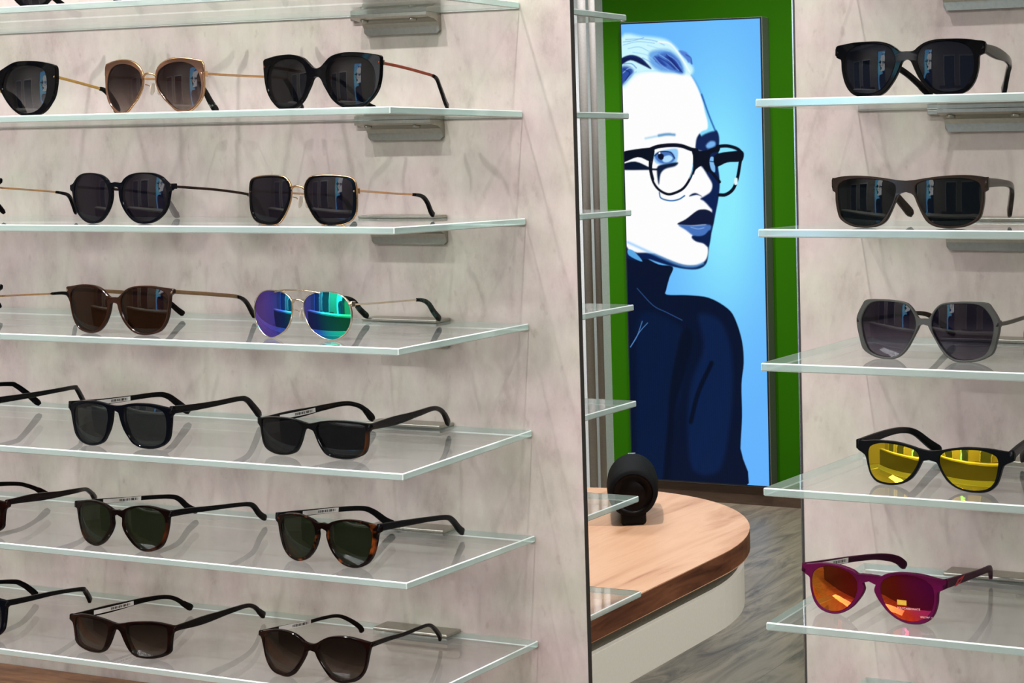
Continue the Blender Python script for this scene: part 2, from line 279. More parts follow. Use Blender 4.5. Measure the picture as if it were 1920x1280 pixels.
# ------------------------------------------------------------------ helpers
def link(name, me, mats, parent=None, loc=None):
    o = bpy.data.objects.new(name, me); COL.objects.link(o)
    for m_ in (mats if isinstance(mats, (list, tuple)) else [mats]): me.materials.append(m_ if not isinstance(m_, str) else M[m_])
    if parent: o.parent = parent
    if loc: o.location = loc
    return o
def tag(o, label=None, cat=None, group=None, kind=None):
    if label: o['label'] = label
    if cat: o['category'] = cat
    if group: o['group'] = group
    if kind: o['kind'] = kind
    return o
def empty(name, loc, rz=0, **k):
    o = bpy.data.objects.new(name, None); COL.objects.link(o); o.location = loc; o.rotation_euler = (0, 0, rz); o.empty_display_size = 0.02
    return tag(o, **k)
def bm_obj(name, bm, mats, parent=None, loc=None, smooth=False):
    bmesh.ops.recalc_face_normals(bm, faces=bm.faces)
    me = bpy.data.meshes.new(name); bm.to_mesh(me); bm.free()
    if smooth: me.polygons.foreach_set('use_smooth', [True]*len(me.polygons))
    return link(name, me, mats, parent, loc)
def box(bm, x0, x1, y0, y1, z0, z1, bev=0.0, mi=0):
    vs = [bm.verts.new(p) for p in ((x0,y0,z0),(x1,y0,z0),(x1,y1,z0),(x0,y1,z0),(x0,y0,z1),(x1,y0,z1),(x1,y1,z1),(x0,y1,z1))]
    fs = [bm.faces.new([vs[i] for i in f]) for f in ((0,3,2,1),(4,5,6,7),(0,1,5,4),(1,2,6,5),(2,3,7,6),(3,0,4,7))]
    for f in fs: f.material_index = mi
    if bev:
        es = list({e for f in fs for e in f.edges})
        bmesh.ops.bevel(bm, geom=es, offset=bev, segments=2, affect='EDGES', profile=0.5, clamp_overlap=True)
def boxobj(name, x0, x1, y0, y1, z0, z1, mat, parent=None, bev=0.0):
    bm = bmesh.new(); box(bm, x0, x1, y0, y1, z0, z1, bev); return bm_obj(name, bm, mat, parent)
def catmull(P, closed=False, n=6):
    P = [Vector(p) for p in P]; out = []; L = len(P)
    rng = range(L) if closed else range(L-1)
    for i in rng:
        p1, p2 = P[i], P[(i+1) % L]
        p0 = P[i-1] if (closed or i > 0) else p1*2-p2
        p3 = P[(i+2) % L] if (closed or i+2 < L) else p2*2-p1
        for k in range(n):
            t = k/n
            out.append(0.5*((2*p1)+(p2-p0)*t+(2*p0-5*p1+4*p2-p3)*t*t+(3*p1-p0-3*p2+p3)*t**3))
    if not closed: out.append(P[-1])
    return out
def sweep(bm, path, prof, closed=False, upv=Vector((0, 0, 1)), cap=True, mi=0):
    """path: list of Vector; prof(i) -> list of (a, b): a sideways, b up, in the frame of the path"""
    rings = []; n = len(path)
    for i, p in enumerate(path):
        a = path[(i-1) % n] if (closed or i > 0) else p
        b = path[(i+1) % n] if (closed or i < n-1) else p
        t = (b-a).normalized(); side = t.cross(upv)
        if side.length < 1e-5: side = Vector((1, 0, 0))
        side.normalize(); u2 = side.cross(t).normalized()
        rings.append([bm.verts.new(p+side*x+u2*y) for x, y in prof(i)])
    k = len(rings[0])
    for i in range(n if closed else n-1):
        r0, r1 = rings[i], rings[(i+1) % n]
        for j in range(k):
            f = bm.faces.new((r0[j], r0[(j+1) % k], r1[(j+1) % k], r1[j])); f.material_index = mi
    if cap and not closed:
        bm.faces.new(rings[0][::-1]).material_index = mi; bm.faces.new(rings[-1]).material_index = mi
def circ(r, k=8, ry=None):
    ry = r if ry is None else ry
    return [(r*math.cos(2*math.pi*i/k), ry*math.sin(2*math.pi*i/k)) for i in range(k)]
def tube(name, pts, r, mat, parent, n=6, closed=False, k=8):
    bm = bmesh.new(); path = catmull(pts, closed, n) if n > 1 else [Vector(p) for p in pts]
    sweep(bm, path, lambda i: circ(r, k), closed); return bm_obj(name, bm, mat, parent, smooth=True)
def cyl(bm, c, axis, r0, r1, h, k=32, mi=0, cap0=True, cap1=True):
    axis = Vector(axis).normalized(); q = axis.to_track_quat('Z', 'Y'); c = Vector(c)
    A = [bm.verts.new(c+q @ Vector((r0*math.cos(2*math.pi*i/k), r0*math.sin(2*math.pi*i/k), 0))) for i in range(k)]
    B = [bm.verts.new(c+q @ Vector((r1*math.cos(2*math.pi*i/k), r1*math.sin(2*math.pi*i/k), h))) for i in range(k)]
    for i in range(k):
        f = bm.faces.new((A[i], A[(i+1) % k], B[(i+1) % k], B[i])); f.material_index = mi; f.smooth = True
    if cap0: bm.faces.new(A[::-1]).material_index = mi
    if cap1: bm.faces.new(B).material_index = mi

# outlines in millimetres in each pair's own front plane, temples as (distance back, height)
SHAPES = {
'G2c':{'org':(-1.0587,-0.1650,0.0360),
 'yaw':0.0000,
 'O':[(-0.0,36.2),(4.5,37.6),(9.0,41.3),(14.2,45.6),(20.6,48.1),(29.6,49.6),(39.6,49.6),(49.3,48.9),(58.1,47.5),(64.9,45.8),(65.4,40.5),(65.1,32.3),(64.1,24.8),(61.9,17.2),(57.9,10.8),(53.3,6.2),(47.4,2.0),(39.5,0.0),(32.2,0.0),(25.5,1.8),(19.4,5.4),(14.7,9.9),(10.7,15.9),(7.3,21.3),(4.7,26.4),(2.2,28.5),(0.0,29.1)],
 'L':[(13.8,38.3),(17.5,41.7),(23.9,44.7),(34.8,45.6),(44.0,45.1),(51.6,42.6),(56.5,38.4),(59.1,32.5),(59.7,24.8),(58.5,17.9),(55.5,12.1),(50.2,6.9),(43.6,4.1),(34.3,3.1),(26.3,4.7),(20.2,8.7),(15.6,14.1),(12.4,21.2),(11.3,28.3),(11.9,33.6)],
 'hu':63.4,
 'T':[(5.4,40.2,0.4),(33.7,37.7,2.7),(68.7,33.8,5.4),(89.6,30.5,7.8),(101.7,21.5,11.8),(116.6,8.4,17.6),(125.4,0.3,21.3)]},
'G2b':{'org':(-1.2529,-0.1650,0.0360),
 'yaw':0.0000,
 'R':[(7.5,33.3),(8.6,38.8),(12.0,43.7),(17.6,47.2),(25.2,49.8),(36.2,50.4),(46.7,49.5),(54.8,47.8),(58.8,46.5),(59.9,40.6),(59.9,33.3),(59.8,24.7),(58.9,18.6),(56.6,12.5),(51.5,6.5),(45.8,2.3),(37.2,0.0),(30.1,2.0),(21.6,8.9),(15.8,14.0),(10.7,20.9),(8.3,26.5)],
 'L':[(9.5,33.3),(11.7,38.7),(16.6,42.3),(23.5,45.2),(32.4,46.5),(41.6,46.0),(49.2,43.0),(53.7,38.3),(56.1,32.2),(57.1,24.8),(56.1,17.5),(53.1,10.8),(47.3,5.4),(40.2,2.1),(31.6,3.2),(23.8,8.3),(16.6,15.8),(10.9,23.3),(8.8,28.3)],
 'hu':57.9,
 'T':[(3.2,35.7,0.1),(30.8,35.6,0.8),(54.6,35.6,1.4),(85.8,36.0,2.2),(101.4,35.7,2.5),(111.9,34.5,2.8),(119.8,26.3,3.0),(126.9,15.4,3.2),(135.5,3.9,3.4)],
 'bridge':[(-7.8,35.6),(0.0,34.7),(7.6,35.2)]},
'G2a':{'org':(-1.4508,-0.1650,0.0360),
 'yaw':0.0000,
 'O':[(0.2,41.2),(4.7,42.4),(8.3,44.8),(13.6,47.3),(18.7,49.7),(27.0,52.7),(37.2,53.6),(49.9,53.3),(59.9,51.9),(68.2,49.8),(72.2,47.2),(72.7,40.1),(72.1,31.2),(69.4,19.7),(64.9,12.1),(59.6,5.8),(52.9,1.8),(42.4,0.0),(31.7,1.5),(22.5,7.1),(15.6,14.3),(11.0,20.9),(8.7,24.8),(5.7,30.7),(3.2,33.4),(-0.2,34.1)],
 'L':[(11.5,28.6),(13.7,36.3),(18.3,43.3),(25.0,47.3),(36.9,48.9),(49.6,48.3),(58.2,45.5),(61.4,40.4),(62.4,31.4),(61.2,22.4),(57.9,13.5),(51.7,6.6),(42.6,3.5),(33.5,4.3),(25.8,8.3),(20.5,14.2),(15.2,20.8)],
 'hu':70.7,
 'T':[(3.3,38.2,0.3),(28.4,33.6,2.2),(55.2,28.9,4.3),(64.2,27.0,5.1),(71.6,21.8,5.6),(78.2,12.9,6.2),(81.3,4.9,6.4)]},
'G3c':{'org':(-1.0803,-0.1700,-0.0671),
 'yaw':0.0000,
 'R':[(7.3,31.3),(8.3,36.1),(11.4,40.8),(16.5,43.5),(27.1,44.3),(37.2,44.2),(47.1,43.5),(54.8,42.0),(58.5,39.3),(59.9,34.6),(60.3,28.6),(60.3,20.4),(59.7,13.3),(57.9,8.5),(54.6,4.4),(48.6,1.5),(38.7,0.0),(30.6,0.0),(23.8,1.5),(18.4,5.7),(13.7,12.2),(10.3,18.2),(8.1,24.2)],
 'L':[(9.9,31.3),(11.2,36.7),(14.2,40.2),(20.0,42.0),(30.4,42.6),(40.5,42.4),(49.6,41.4),(54.7,39.3),(56.7,34.6),(57.1,27.5),(56.7,19.2),(55.4,10.9),(52.1,6.2),(45.5,3.6),(35.5,2.4),(28.0,3.3),(22.6,6.3),(17.9,11.6),(13.9,18.2),(11.0,24.2)],
 'hu':58.3,
 'T':[(3.3,30.1,0.3),(18.5,29.4,1.5),(59.5,26.5,4.7),(88.5,24.9,7.0),(106.4,22.8,9.2),(116.0,16.8,10.5),(122.4,7.5,11.3),(127.4,1.1,12.0)],
 'bridge':[(-7.6,32.3),(-3.7,33.7),(0.8,34.1),(5.2,33.1),(7.7,31.6)]},
'G3b':{'org':(-1.2955,-0.1700,-0.0671),
 'yaw':0.0000,
 'O':[(0.5,39.5),(7.0,38.9),(10.4,42.3),(16.9,46.0),(25.5,47.8),(35.1,48.2),(45.2,47.3),(52.7,44.2),(57.9,39.5),(61.2,36.9),(63.9,36.6),(63.7,31.9),(61.3,30.7),(59.9,23.9),(57.9,16.4),(53.8,9.6),(47.2,4.0),(39.9,0.9),(31.8,0.0),(22.9,1.3),(16.2,5.3),(10.2,11.6),(5.9,19.1),(3.9,26.7),(3.8,32.3),(2.7,34.8),(-0.5,35.5)],
 'L':[(8.9,29.2),(10.5,36.0),(15.1,41.7),(21.5,45.4),(31.4,46.8),(41.5,46.1),(49.2,43.3),(54.5,38.2),(56.9,31.4),(56.5,22.7),(54.0,15.2),(48.8,8.4),(41.5,3.7),(32.7,2.2),(23.8,3.8),(17.1,8.5),(12.0,15.4),(9.3,22.3)],
 'hu':61.9,
 'T':[(4.1,35.1,0.2),(32.1,32.7,1.5),(61.8,30.3,2.8),(100.8,25.4,4.6),(110.5,21.9,5.0),(116.9,14.2,5.3),(123.3,4.3,5.6),(126.8,-3.3,5.7)]},
'G4c':{'org':(-1.0891,-0.1648,-0.1713),
 'yaw':-0.0382,
 'R':[(6.5,33.3),(7.8,37.0),(11.8,40.4),(17.9,42.9),(26.6,44.1),(37.2,44.1),(45.3,42.4),(50.6,39.4),(54.4,35.3),(56.8,29.9),(57.5,23.3),(56.6,16.1),(54.1,10.7),(49.2,5.2),(42.9,1.5),(35.3,0.0),(28.3,1.2),(20.5,4.6),(14.1,9.3),(9.8,15.2),(7.5,21.2),(6.2,27.2)],
 'L':[(7.6,33.0),(9.0,36.7),(12.9,39.8),(18.6,42.1),(26.6,43.2),(36.8,43.3),(44.6,41.6),(49.6,38.8),(53.4,34.7),(55.8,29.6),(56.4,23.3),(55.6,16.7),(53.1,11.3),(48.5,6.1),(42.3,2.4),(35.3,0.9),(29.0,2.1),(21.6,5.5),(15.2,9.9),(11.0,15.7),(8.6,21.5),(7.4,27.3)],
 'hu':55.5,
 'T':[(1.4,32.7,0.1),(10.2,31.9,0.8),(39.4,30.1,3.1),(62.9,28.9,5.0),(89.3,27.6,7.0),(106.6,26.3,8.4),(117.6,21.9,9.3),(125.9,12.7,9.9),(135.7,1.1,10.7)],
 'bridge':[(-7.2,33.9),(-3.1,34.8),(1.6,35.0),(6.9,33.8)],
 'brow':[(-35.4,44.8),(-17.2,45.1),(0.5,45.4),(17.2,45.1),(30.9,44.4)]},
'G4b':{'org':(-1.2967,-0.1762,-0.1713),
 'yaw':0.0019,
 'O':[(0.4,35.3),(4.9,35.4),(9.1,38.3),(14.1,42.2),(21.2,45.1),(30.3,46.4),(42.0,46.5),(52.5,45.3),(61.3,44.1),(66.6,43.3),(66.4,39.4),(63.7,37.6),(62.8,33.2),(61.3,24.4),(59.2,15.7),(55.5,8.7),(50.4,3.7),(43.2,1.1),(33.8,0.0),(24.9,1.1),(18.2,4.4),(12.2,10.0),(7.8,16.8),(5.0,23.7),(3.7,28.7),(1.3,30.3),(-0.4,30.2)],
 'L':[(8.6,30.7),(11.4,37.7),(18.0,42.2),(27.2,44.2),(39.7,44.6),(51.7,43.1),(58.3,39.4),(60.8,34.4),(59.7,25.7),(57.2,16.3),(52.7,8.7),(46.2,4.3),(36.1,2.2),(26.5,3.3),(19.1,7.6),(13.2,14.4),(9.7,21.9)],
 'hu':64.6,
 'T':[(4.3,41.2,0.3),(41.4,35.4,3.3),(72.7,30.7,5.7),(93.4,27.0,8.6),(107.8,20.7,12.8),(119.6,9.0,16.7),(125.4,1.3,18.7)]},
'G5c':{'org':(-1.0815,-0.1651,-0.2796),
 'yaw':-0.0100,
 'O':[(0.1,31.2),(7.0,32.4),(14.4,33.9),(24.5,34.9),(35.6,35.0),(47.0,34.4),(56.8,33.4),(64.4,31.8),(64.2,26.6),(62.2,24.2),(61.3,17.5),(59.7,9.6),(56.3,4.7),(50.3,1.8),(40.9,0.0),(32.7,0.0),(23.7,1.2),(16.7,3.9),(11.8,9.8),(8.4,16.3),(5.8,22.9),(3.6,25.8),(-0.1,26.8)],
 'L':[(8.2,26.7),(11.3,31.1),(20.1,33.3),(33.5,33.4),(47.0,32.9),(56.1,31.6),(59.2,29.6),(58.6,21.1),(57.3,12.6),(54.4,6.5),(47.7,3.3),(39.0,2.1),(30.1,2.3),(21.7,4.1),(16.9,8.2),(12.8,14.1),(9.4,20.6)],
 'hu':62.4,
 'T':[(2.2,29.7,0.2),(28.5,28.5,2.2),(55.9,27.8,4.4),(79.1,27.9,6.2),(102.7,27.5,9.8),(115.8,24.2,12.6),(125.7,17.9,14.8),(135.5,5.2,17.1)]},
'G5b':{'org':(-1.3016,-0.1749,-0.2799),
 'yaw':0.0214,
 'O':[(0.5,40.4),(7.8,41.1),(15.0,42.6),(23.4,43.5),(33.7,43.6),(43.7,42.8),(52.7,41.0),(60.7,39.2),(64.0,38.3),(63.8,33.9),(61.7,31.3),(60.7,24.4),(58.9,14.2),(56.6,8.5),(50.8,3.3),(43.0,0.6),(34.4,0.0),(24.9,1.3),(17.5,4.8),(12.4,11.0),(8.1,17.9),(5.3,25.4),(3.7,32.4),(2.7,34.9),(-0.5,35.7)],
 'L':[(10.2,33.9),(11.6,37.8),(17.9,40.2),(27.0,41.1),(37.2,40.7),(47.0,38.7),(53.1,35.6),(55.3,30.6),(55.5,21.8),(54.1,12.9),(51.0,7.1),(44.6,3.8),(36.0,2.6),(26.5,3.6),(19.9,6.8),(14.8,13.0),(12.2,20.6),(10.2,27.5)],
 'hu':62.0,
 'T':[(2.5,37.7,0.2),(31.5,34.6,2.5),(63.6,32.4,5.0),(98.3,30.5,8.8),(111.3,27.0,11.2),(121.6,18.4,13.3),(134.7,5.3,16.1)]},
'G6c':{'org':(-1.0706,-0.1661,-0.3766),
 'yaw':-0.0797,
 'O':[(0.9,38.4),(6.5,38.0),(11.4,40.1),(19.1,42.2),(29.6,43.6),(40.4,43.3),(50.8,41.8),(60.1,39.5),(64.0,38.5),(63.8,34.0),(61.1,32.0),(59.5,24.4),(57.2,16.4),(53.5,8.9),(47.1,3.0),(38.5,0.0),(30.6,0.0),(21.8,2.4),(14.5,7.9),(9.3,14.2),(6.1,20.7),(4.4,26.7),(4.6,31.0),(2.3,32.9),(-0.9,33.3)],
 'L':[(8.9,29.5),(11.1,35.2),(16.7,39.3),(25.9,41.5),(36.8,41.9),(46.5,40.1),(53.2,36.2),(55.0,29.0),(53.2,19.2),(49.5,10.4),(43.7,4.6),(35.8,2.2),(27.1,3.4),(19.8,7.8),(14.0,14.0),(10.1,21.7)],
 'hu':62.0,
 'T':[(1.2,38.1,0.1),(24.2,36.0,1.9),(46.6,33.8,3.7),(70.1,31.4,5.5),(98.3,27.3,9.3),(110.2,21.7,12.1),(122.4,11.1,15.3),(131.7,1.5,17.8)]},
'G6b':{'org':(-1.3022,-0.1791,-0.3765),
 'yaw':-0.0448,
 'O':[(0.8,37.5),(5.6,37.4),(11.6,39.8),(19.2,42.2),(30.4,43.6),(41.1,43.4),(51.3,41.6),(61.2,39.8),(64.0,39.6),(63.8,35.1),(60.9,33.8),(59.5,26.1),(57.3,17.1),(53.2,8.0),(47.1,2.6),(38.8,0.1),(29.5,0.0),(21.0,3.6),(14.0,9.5),(8.5,16.2),(5.5,23.0),(5.9,28.8),(5.2,31.9),(0.9,32.9),(-0.8,33.0)],
 'L':[(9.8,31.0),(12.3,36.3),(19.1,39.9),(28.8,41.8),(39.5,41.7),(49.0,39.3),(54.6,34.8),(56.4,28.5),(54.5,18.2),(49.7,9.1),(42.0,4.3),(33.6,2.5),(25.1,5.1),(19.0,10.5),(12.8,17.8),(9.9,24.6)],
 'hu':62.0,
 'T':[(-0.0,37.4,-0.0),(22.7,35.5,1.8),(51.9,32.2,4.1),(82.2,28.9,6.5),(104.5,25.6,9.7),(113.8,21.4,11.3),(122.8,11.8,13.0),(133.1,0.5,15.0)]},
'G7c':{'org':(-1.0797,-0.1764,-0.4819),
 'yaw':0.0198,
 'O':[(1.1,33.6),(5.9,34.8),(11.9,38.1),(19.1,41.4),(28.9,43.0),(39.7,43.0),(49.4,41.4),(58.3,39.3),(62.1,38.5),(64.0,38.6),(63.8,35.2),(61.3,33.3),(59.1,25.5),(56.8,16.3),(53.3,8.8),(47.3,3.0),(39.3,0.7),(29.1,0.0),(20.9,3.1),(14.9,9.4),(10.1,15.8),(6.1,22.2),(4.1,26.4),(0.8,27.9),(-1.1,27.7)],
 'L':[(7.9,29.8),(11.0,35.6),(17.6,39.2),(28.1,41.4),(39.6,41.2),(50.0,38.9),(55.6,35.2),(57.0,29.7),(55.7,20.5),(52.8,12.4),(47.4,6.6),(40.1,3.8),(30.6,3.2),(23.2,6.3),(17.1,12.0),(11.7,19.0),(8.7,24.9)],
 'hu':62.0,
 'T':[(1.6,36.8,0.1),(26.8,34.7,2.1),(52.7,31.8,4.1),(79.6,30.3,6.3),(96.8,27.9,9.0),(109.4,20.8,12.1),(120.7,10.9,15.1),(123.3,4.9,15.9)]},
'G7b':{'org':(-1.3110,-0.1774,-0.4819),
 'yaw':0.0131,
 'O':[(0.6,31.4),(7.2,32.6),(15.2,34.2),(25.4,35.5),(36.6,36.2),(47.4,35.8),(57.1,34.3),(63.8,33.2),(66.5,33.3),(66.3,28.2),(62.8,26.1),(61.2,20.9),(60.2,13.1),(59.2,7.9),(54.2,3.9),(45.6,1.2),(36.2,0.0),(25.7,0.3),(18.2,2.3),(12.9,7.1),(8.5,13.9),(4.9,21.4),(2.7,25.1),(-0.6,26.4)],
 'L':[(11.6,26.5),(13.4,29.8),(22.1,32.1),(34.2,33.2),(47.2,32.9),(55.5,31.0),(56.9,24.6),(56.2,15.6),(54.8,9.1),(49.4,5.3),(40.7,3.2),(31.1,2.6),(22.1,3.6),(17.7,8.1),(14.2,15.6),(12.1,21.3)],
 'hu':64.5,
 'T':[(1.1,30.9,0.1),(27.9,28.8,2.2),(57.5,27.4,4.5),(84.0,26.5,6.6),(107.4,24.2,10.6),(119.8,19.3,13.1),(129.6,11.4,15.2),(138.2,2.5,17.1)]},
'R2':{'org':(-0.4920,-0.1650,0.0346),
 'yaw':0.0000,
 'O':[(-0.1,34.7),(5.7,35.0),(9.9,38.1),(15.3,41.1),(23.3,43.0),(34.5,43.3),(45.5,43.0),(55.0,41.8),(61.9,40.1),(61.8,32.2),(59.3,31.4),(57.4,29.2),(57.0,22.3),(55.4,14.7),(52.7,8.5),(48.2,3.5),(41.8,0.8),(34.0,0.0),(24.8,0.8),(18.8,3.5),(14.2,8.1),(9.5,14.5),(6.2,21.0),(3.5,26.8),(0.1,28.5)],
 'L':[(9.7,29.8),(12.5,36.1),(18.6,39.7),(27.3,41.0),(37.7,40.7),(46.7,38.3),(51.8,33.7),(53.6,26.1),(52.8,17.3),(49.6,10.4),(45.0,5.5),(37.3,3.4),(28.8,3.6),(21.5,6.6),(16.2,11.8),(12.3,18.9),(10.0,24.7)],
 'hu':59.9,
 'T':[(3.1,36.0,0.2),(50.5,35.2,4.0),(90.4,33.8,7.1),(136.5,31.8,10.7),(179.6,30.0,14.1),(206.1,25.9,16.2),(220.0,17.9,17.3),(220.0,2.8,17.3)]},
'R3':{'org':(-0.4924,-0.1700,-0.0667),
 'yaw':0.0000,
 'O':[(0.8,36.6),(7.6,37.2),(17.8,38.7),(31.1,40.2),(44.1,40.7),(54.3,40.3),(63.1,38.9),(65.0,38.3),(64.9,29.4),(62.4,28.2),(62.0,20.6),(60.6,13.0),(58.4,7.3),(53.2,3.5),(46.2,0.9),(37.1,0.0),(28.6,0.3),(22.0,1.9),(16.7,5.4),(12.7,11.8),(9.4,18.9),(6.8,24.7),(3.4,27.2),(-0.8,28.0)],
 'L':[(8.2,30.4),(10.3,34.3),(17.8,36.5),(31.1,37.6),(44.1,37.9),(53.6,36.5),(58.7,33.3),(59.8,26.9),(59.1,18.1),(57.5,10.4),(53.3,6.0),(46.2,3.2),(37.1,2.2),(28.0,2.9),(21.4,5.4),(16.7,10.6),(12.1,17.6),(9.5,24.0)],
 'hu':63.0,
 'T':[(5.3,34.8,0.4),(67.8,31.4,5.3),(104.1,28.2,10.0),(128.8,23.0,15.1),(130.0,13.1,15.4),(131.2,3.3,15.6)]},
'R4':{'org':(-0.4855,-0.1530,-0.1717),
 'yaw':-0.0552,
 'O':[(0.2,33.3),(4.1,33.4),(7.0,37.1),(10.6,41.8),(16.2,45.5),(27.9,47.0),(40.0,47.2),(51.8,46.4),(56.3,41.9),(61.4,32.9),(61.6,25.8),(59.9,18.1),(56.6,7.7),(50.0,3.0),(42.1,0.5),(34.1,0.0),(26.0,0.4),(19.8,3.5),(14.3,9.2),(9.6,16.9),(5.4,24.0),(3.3,27.8),(-0.2,28.7)],
 'L':[(6.9,29.2),(8.4,35.8),(12.7,41.8),(18.3,44.5),(29.3,45.4),(41.3,45.3),(48.5,43.1),(53.7,37.4),(56.8,30.3),(56.4,21.9),(54.0,12.8),(50.1,6.2),(43.4,2.8),(34.1,1.6),(26.0,2.4),(19.9,6.1),(14.4,12.5),(9.6,20.2),(7.6,24.7)],
 'hu':59.6,
 'T':[(7.3,29.8,0.6),(45.4,27.5,3.6),(73.4,26.9,5.8),(104.1,26.2,8.2),(128.0,23.8,10.1),(140.9,17.9,11.1),(148.9,8.9,11.7),(155.2,-1.0,12.2)]},
'R5':{'org':(-0.4802,-0.1597,-0.2718),
 'yaw':-0.1085,
 'O':[(0.5,30.1),(8.5,31.0),(17.9,33.0),(29.4,34.8),(40.6,35.0),(51.6,34.5),(62.3,33.1),(68.7,32.7),(69.3,26.3),(65.1,24.0),(60.8,21.0),(58.5,13.8),(55.6,6.5),(49.8,1.5),(41.7,0.0),(32.7,0.2),(23.6,2.4),(16.0,7.0),(10.6,13.8),(6.7,20.8),(3.6,22.7),(-0.5,23.0)],
 'L':[(9.1,23.8),(12.4,29.1),(21.7,31.8),(33.1,32.9),(44.3,32.7),(53.7,29.9),(56.9,25.8),(56.4,17.9),(54.2,9.3),(49.1,4.0),(41.7,2.2),(32.8,2.3),(23.7,4.6),(16.8,9.9),(12.2,16.1)],
 'hu':67.3,
 'T':[(220.0,-13.3,17.3),(220.0,-7.5,17.3),(220.0,-2.8,17.3),(220.0,-1.6,17.3),(220.0,-4.7,17.3),(220.0,-9.5,17.3),(220.0,-17.2,17.3)]},
'R6':{'org':(-0.5303,-0.1651,-0.3786),
 'yaw':-0.1089,
 'O':[(1.6,36.0),(6.8,35.9),(10.5,35.6),(15.0,38.0),(25.2,40.2),(35.8,40.6),(46.1,40.0),(56.2,38.0),(62.9,36.8),(66.2,37.0),(66.1,30.7),(62.1,28.5),(58.8,26.3),(58.0,17.6),(55.2,8.8),(50.4,3.1),(42.8,0.2),(33.0,0.0),(23.8,2.8),(15.9,8.0),(10.2,14.1),(6.5,19.1),(4.4,24.2),(6.0,29.8),(2.2,31.0),(-1.6,30.8)],
 'L':[(10.7,25.6),(12.7,31.8),(18.6,35.7),(28.7,38.3),(39.2,38.1),(48.1,35.5),(54.1,30.6),(55.4,22.8),(53.9,14.0),(49.1,7.0),(41.4,3.1),(33.1,2.7),(25.3,4.9),(18.2,10.2),(13.2,17.1)],
 'hu':64.2,
 'T':[(3.3,34.0,0.3),(39.0,29.0,3.1),(70.6,25.4,5.6),(106.9,18.5,13.2),(134.2,8.5,23.8),(130.4,1.7,22.2)]},
}
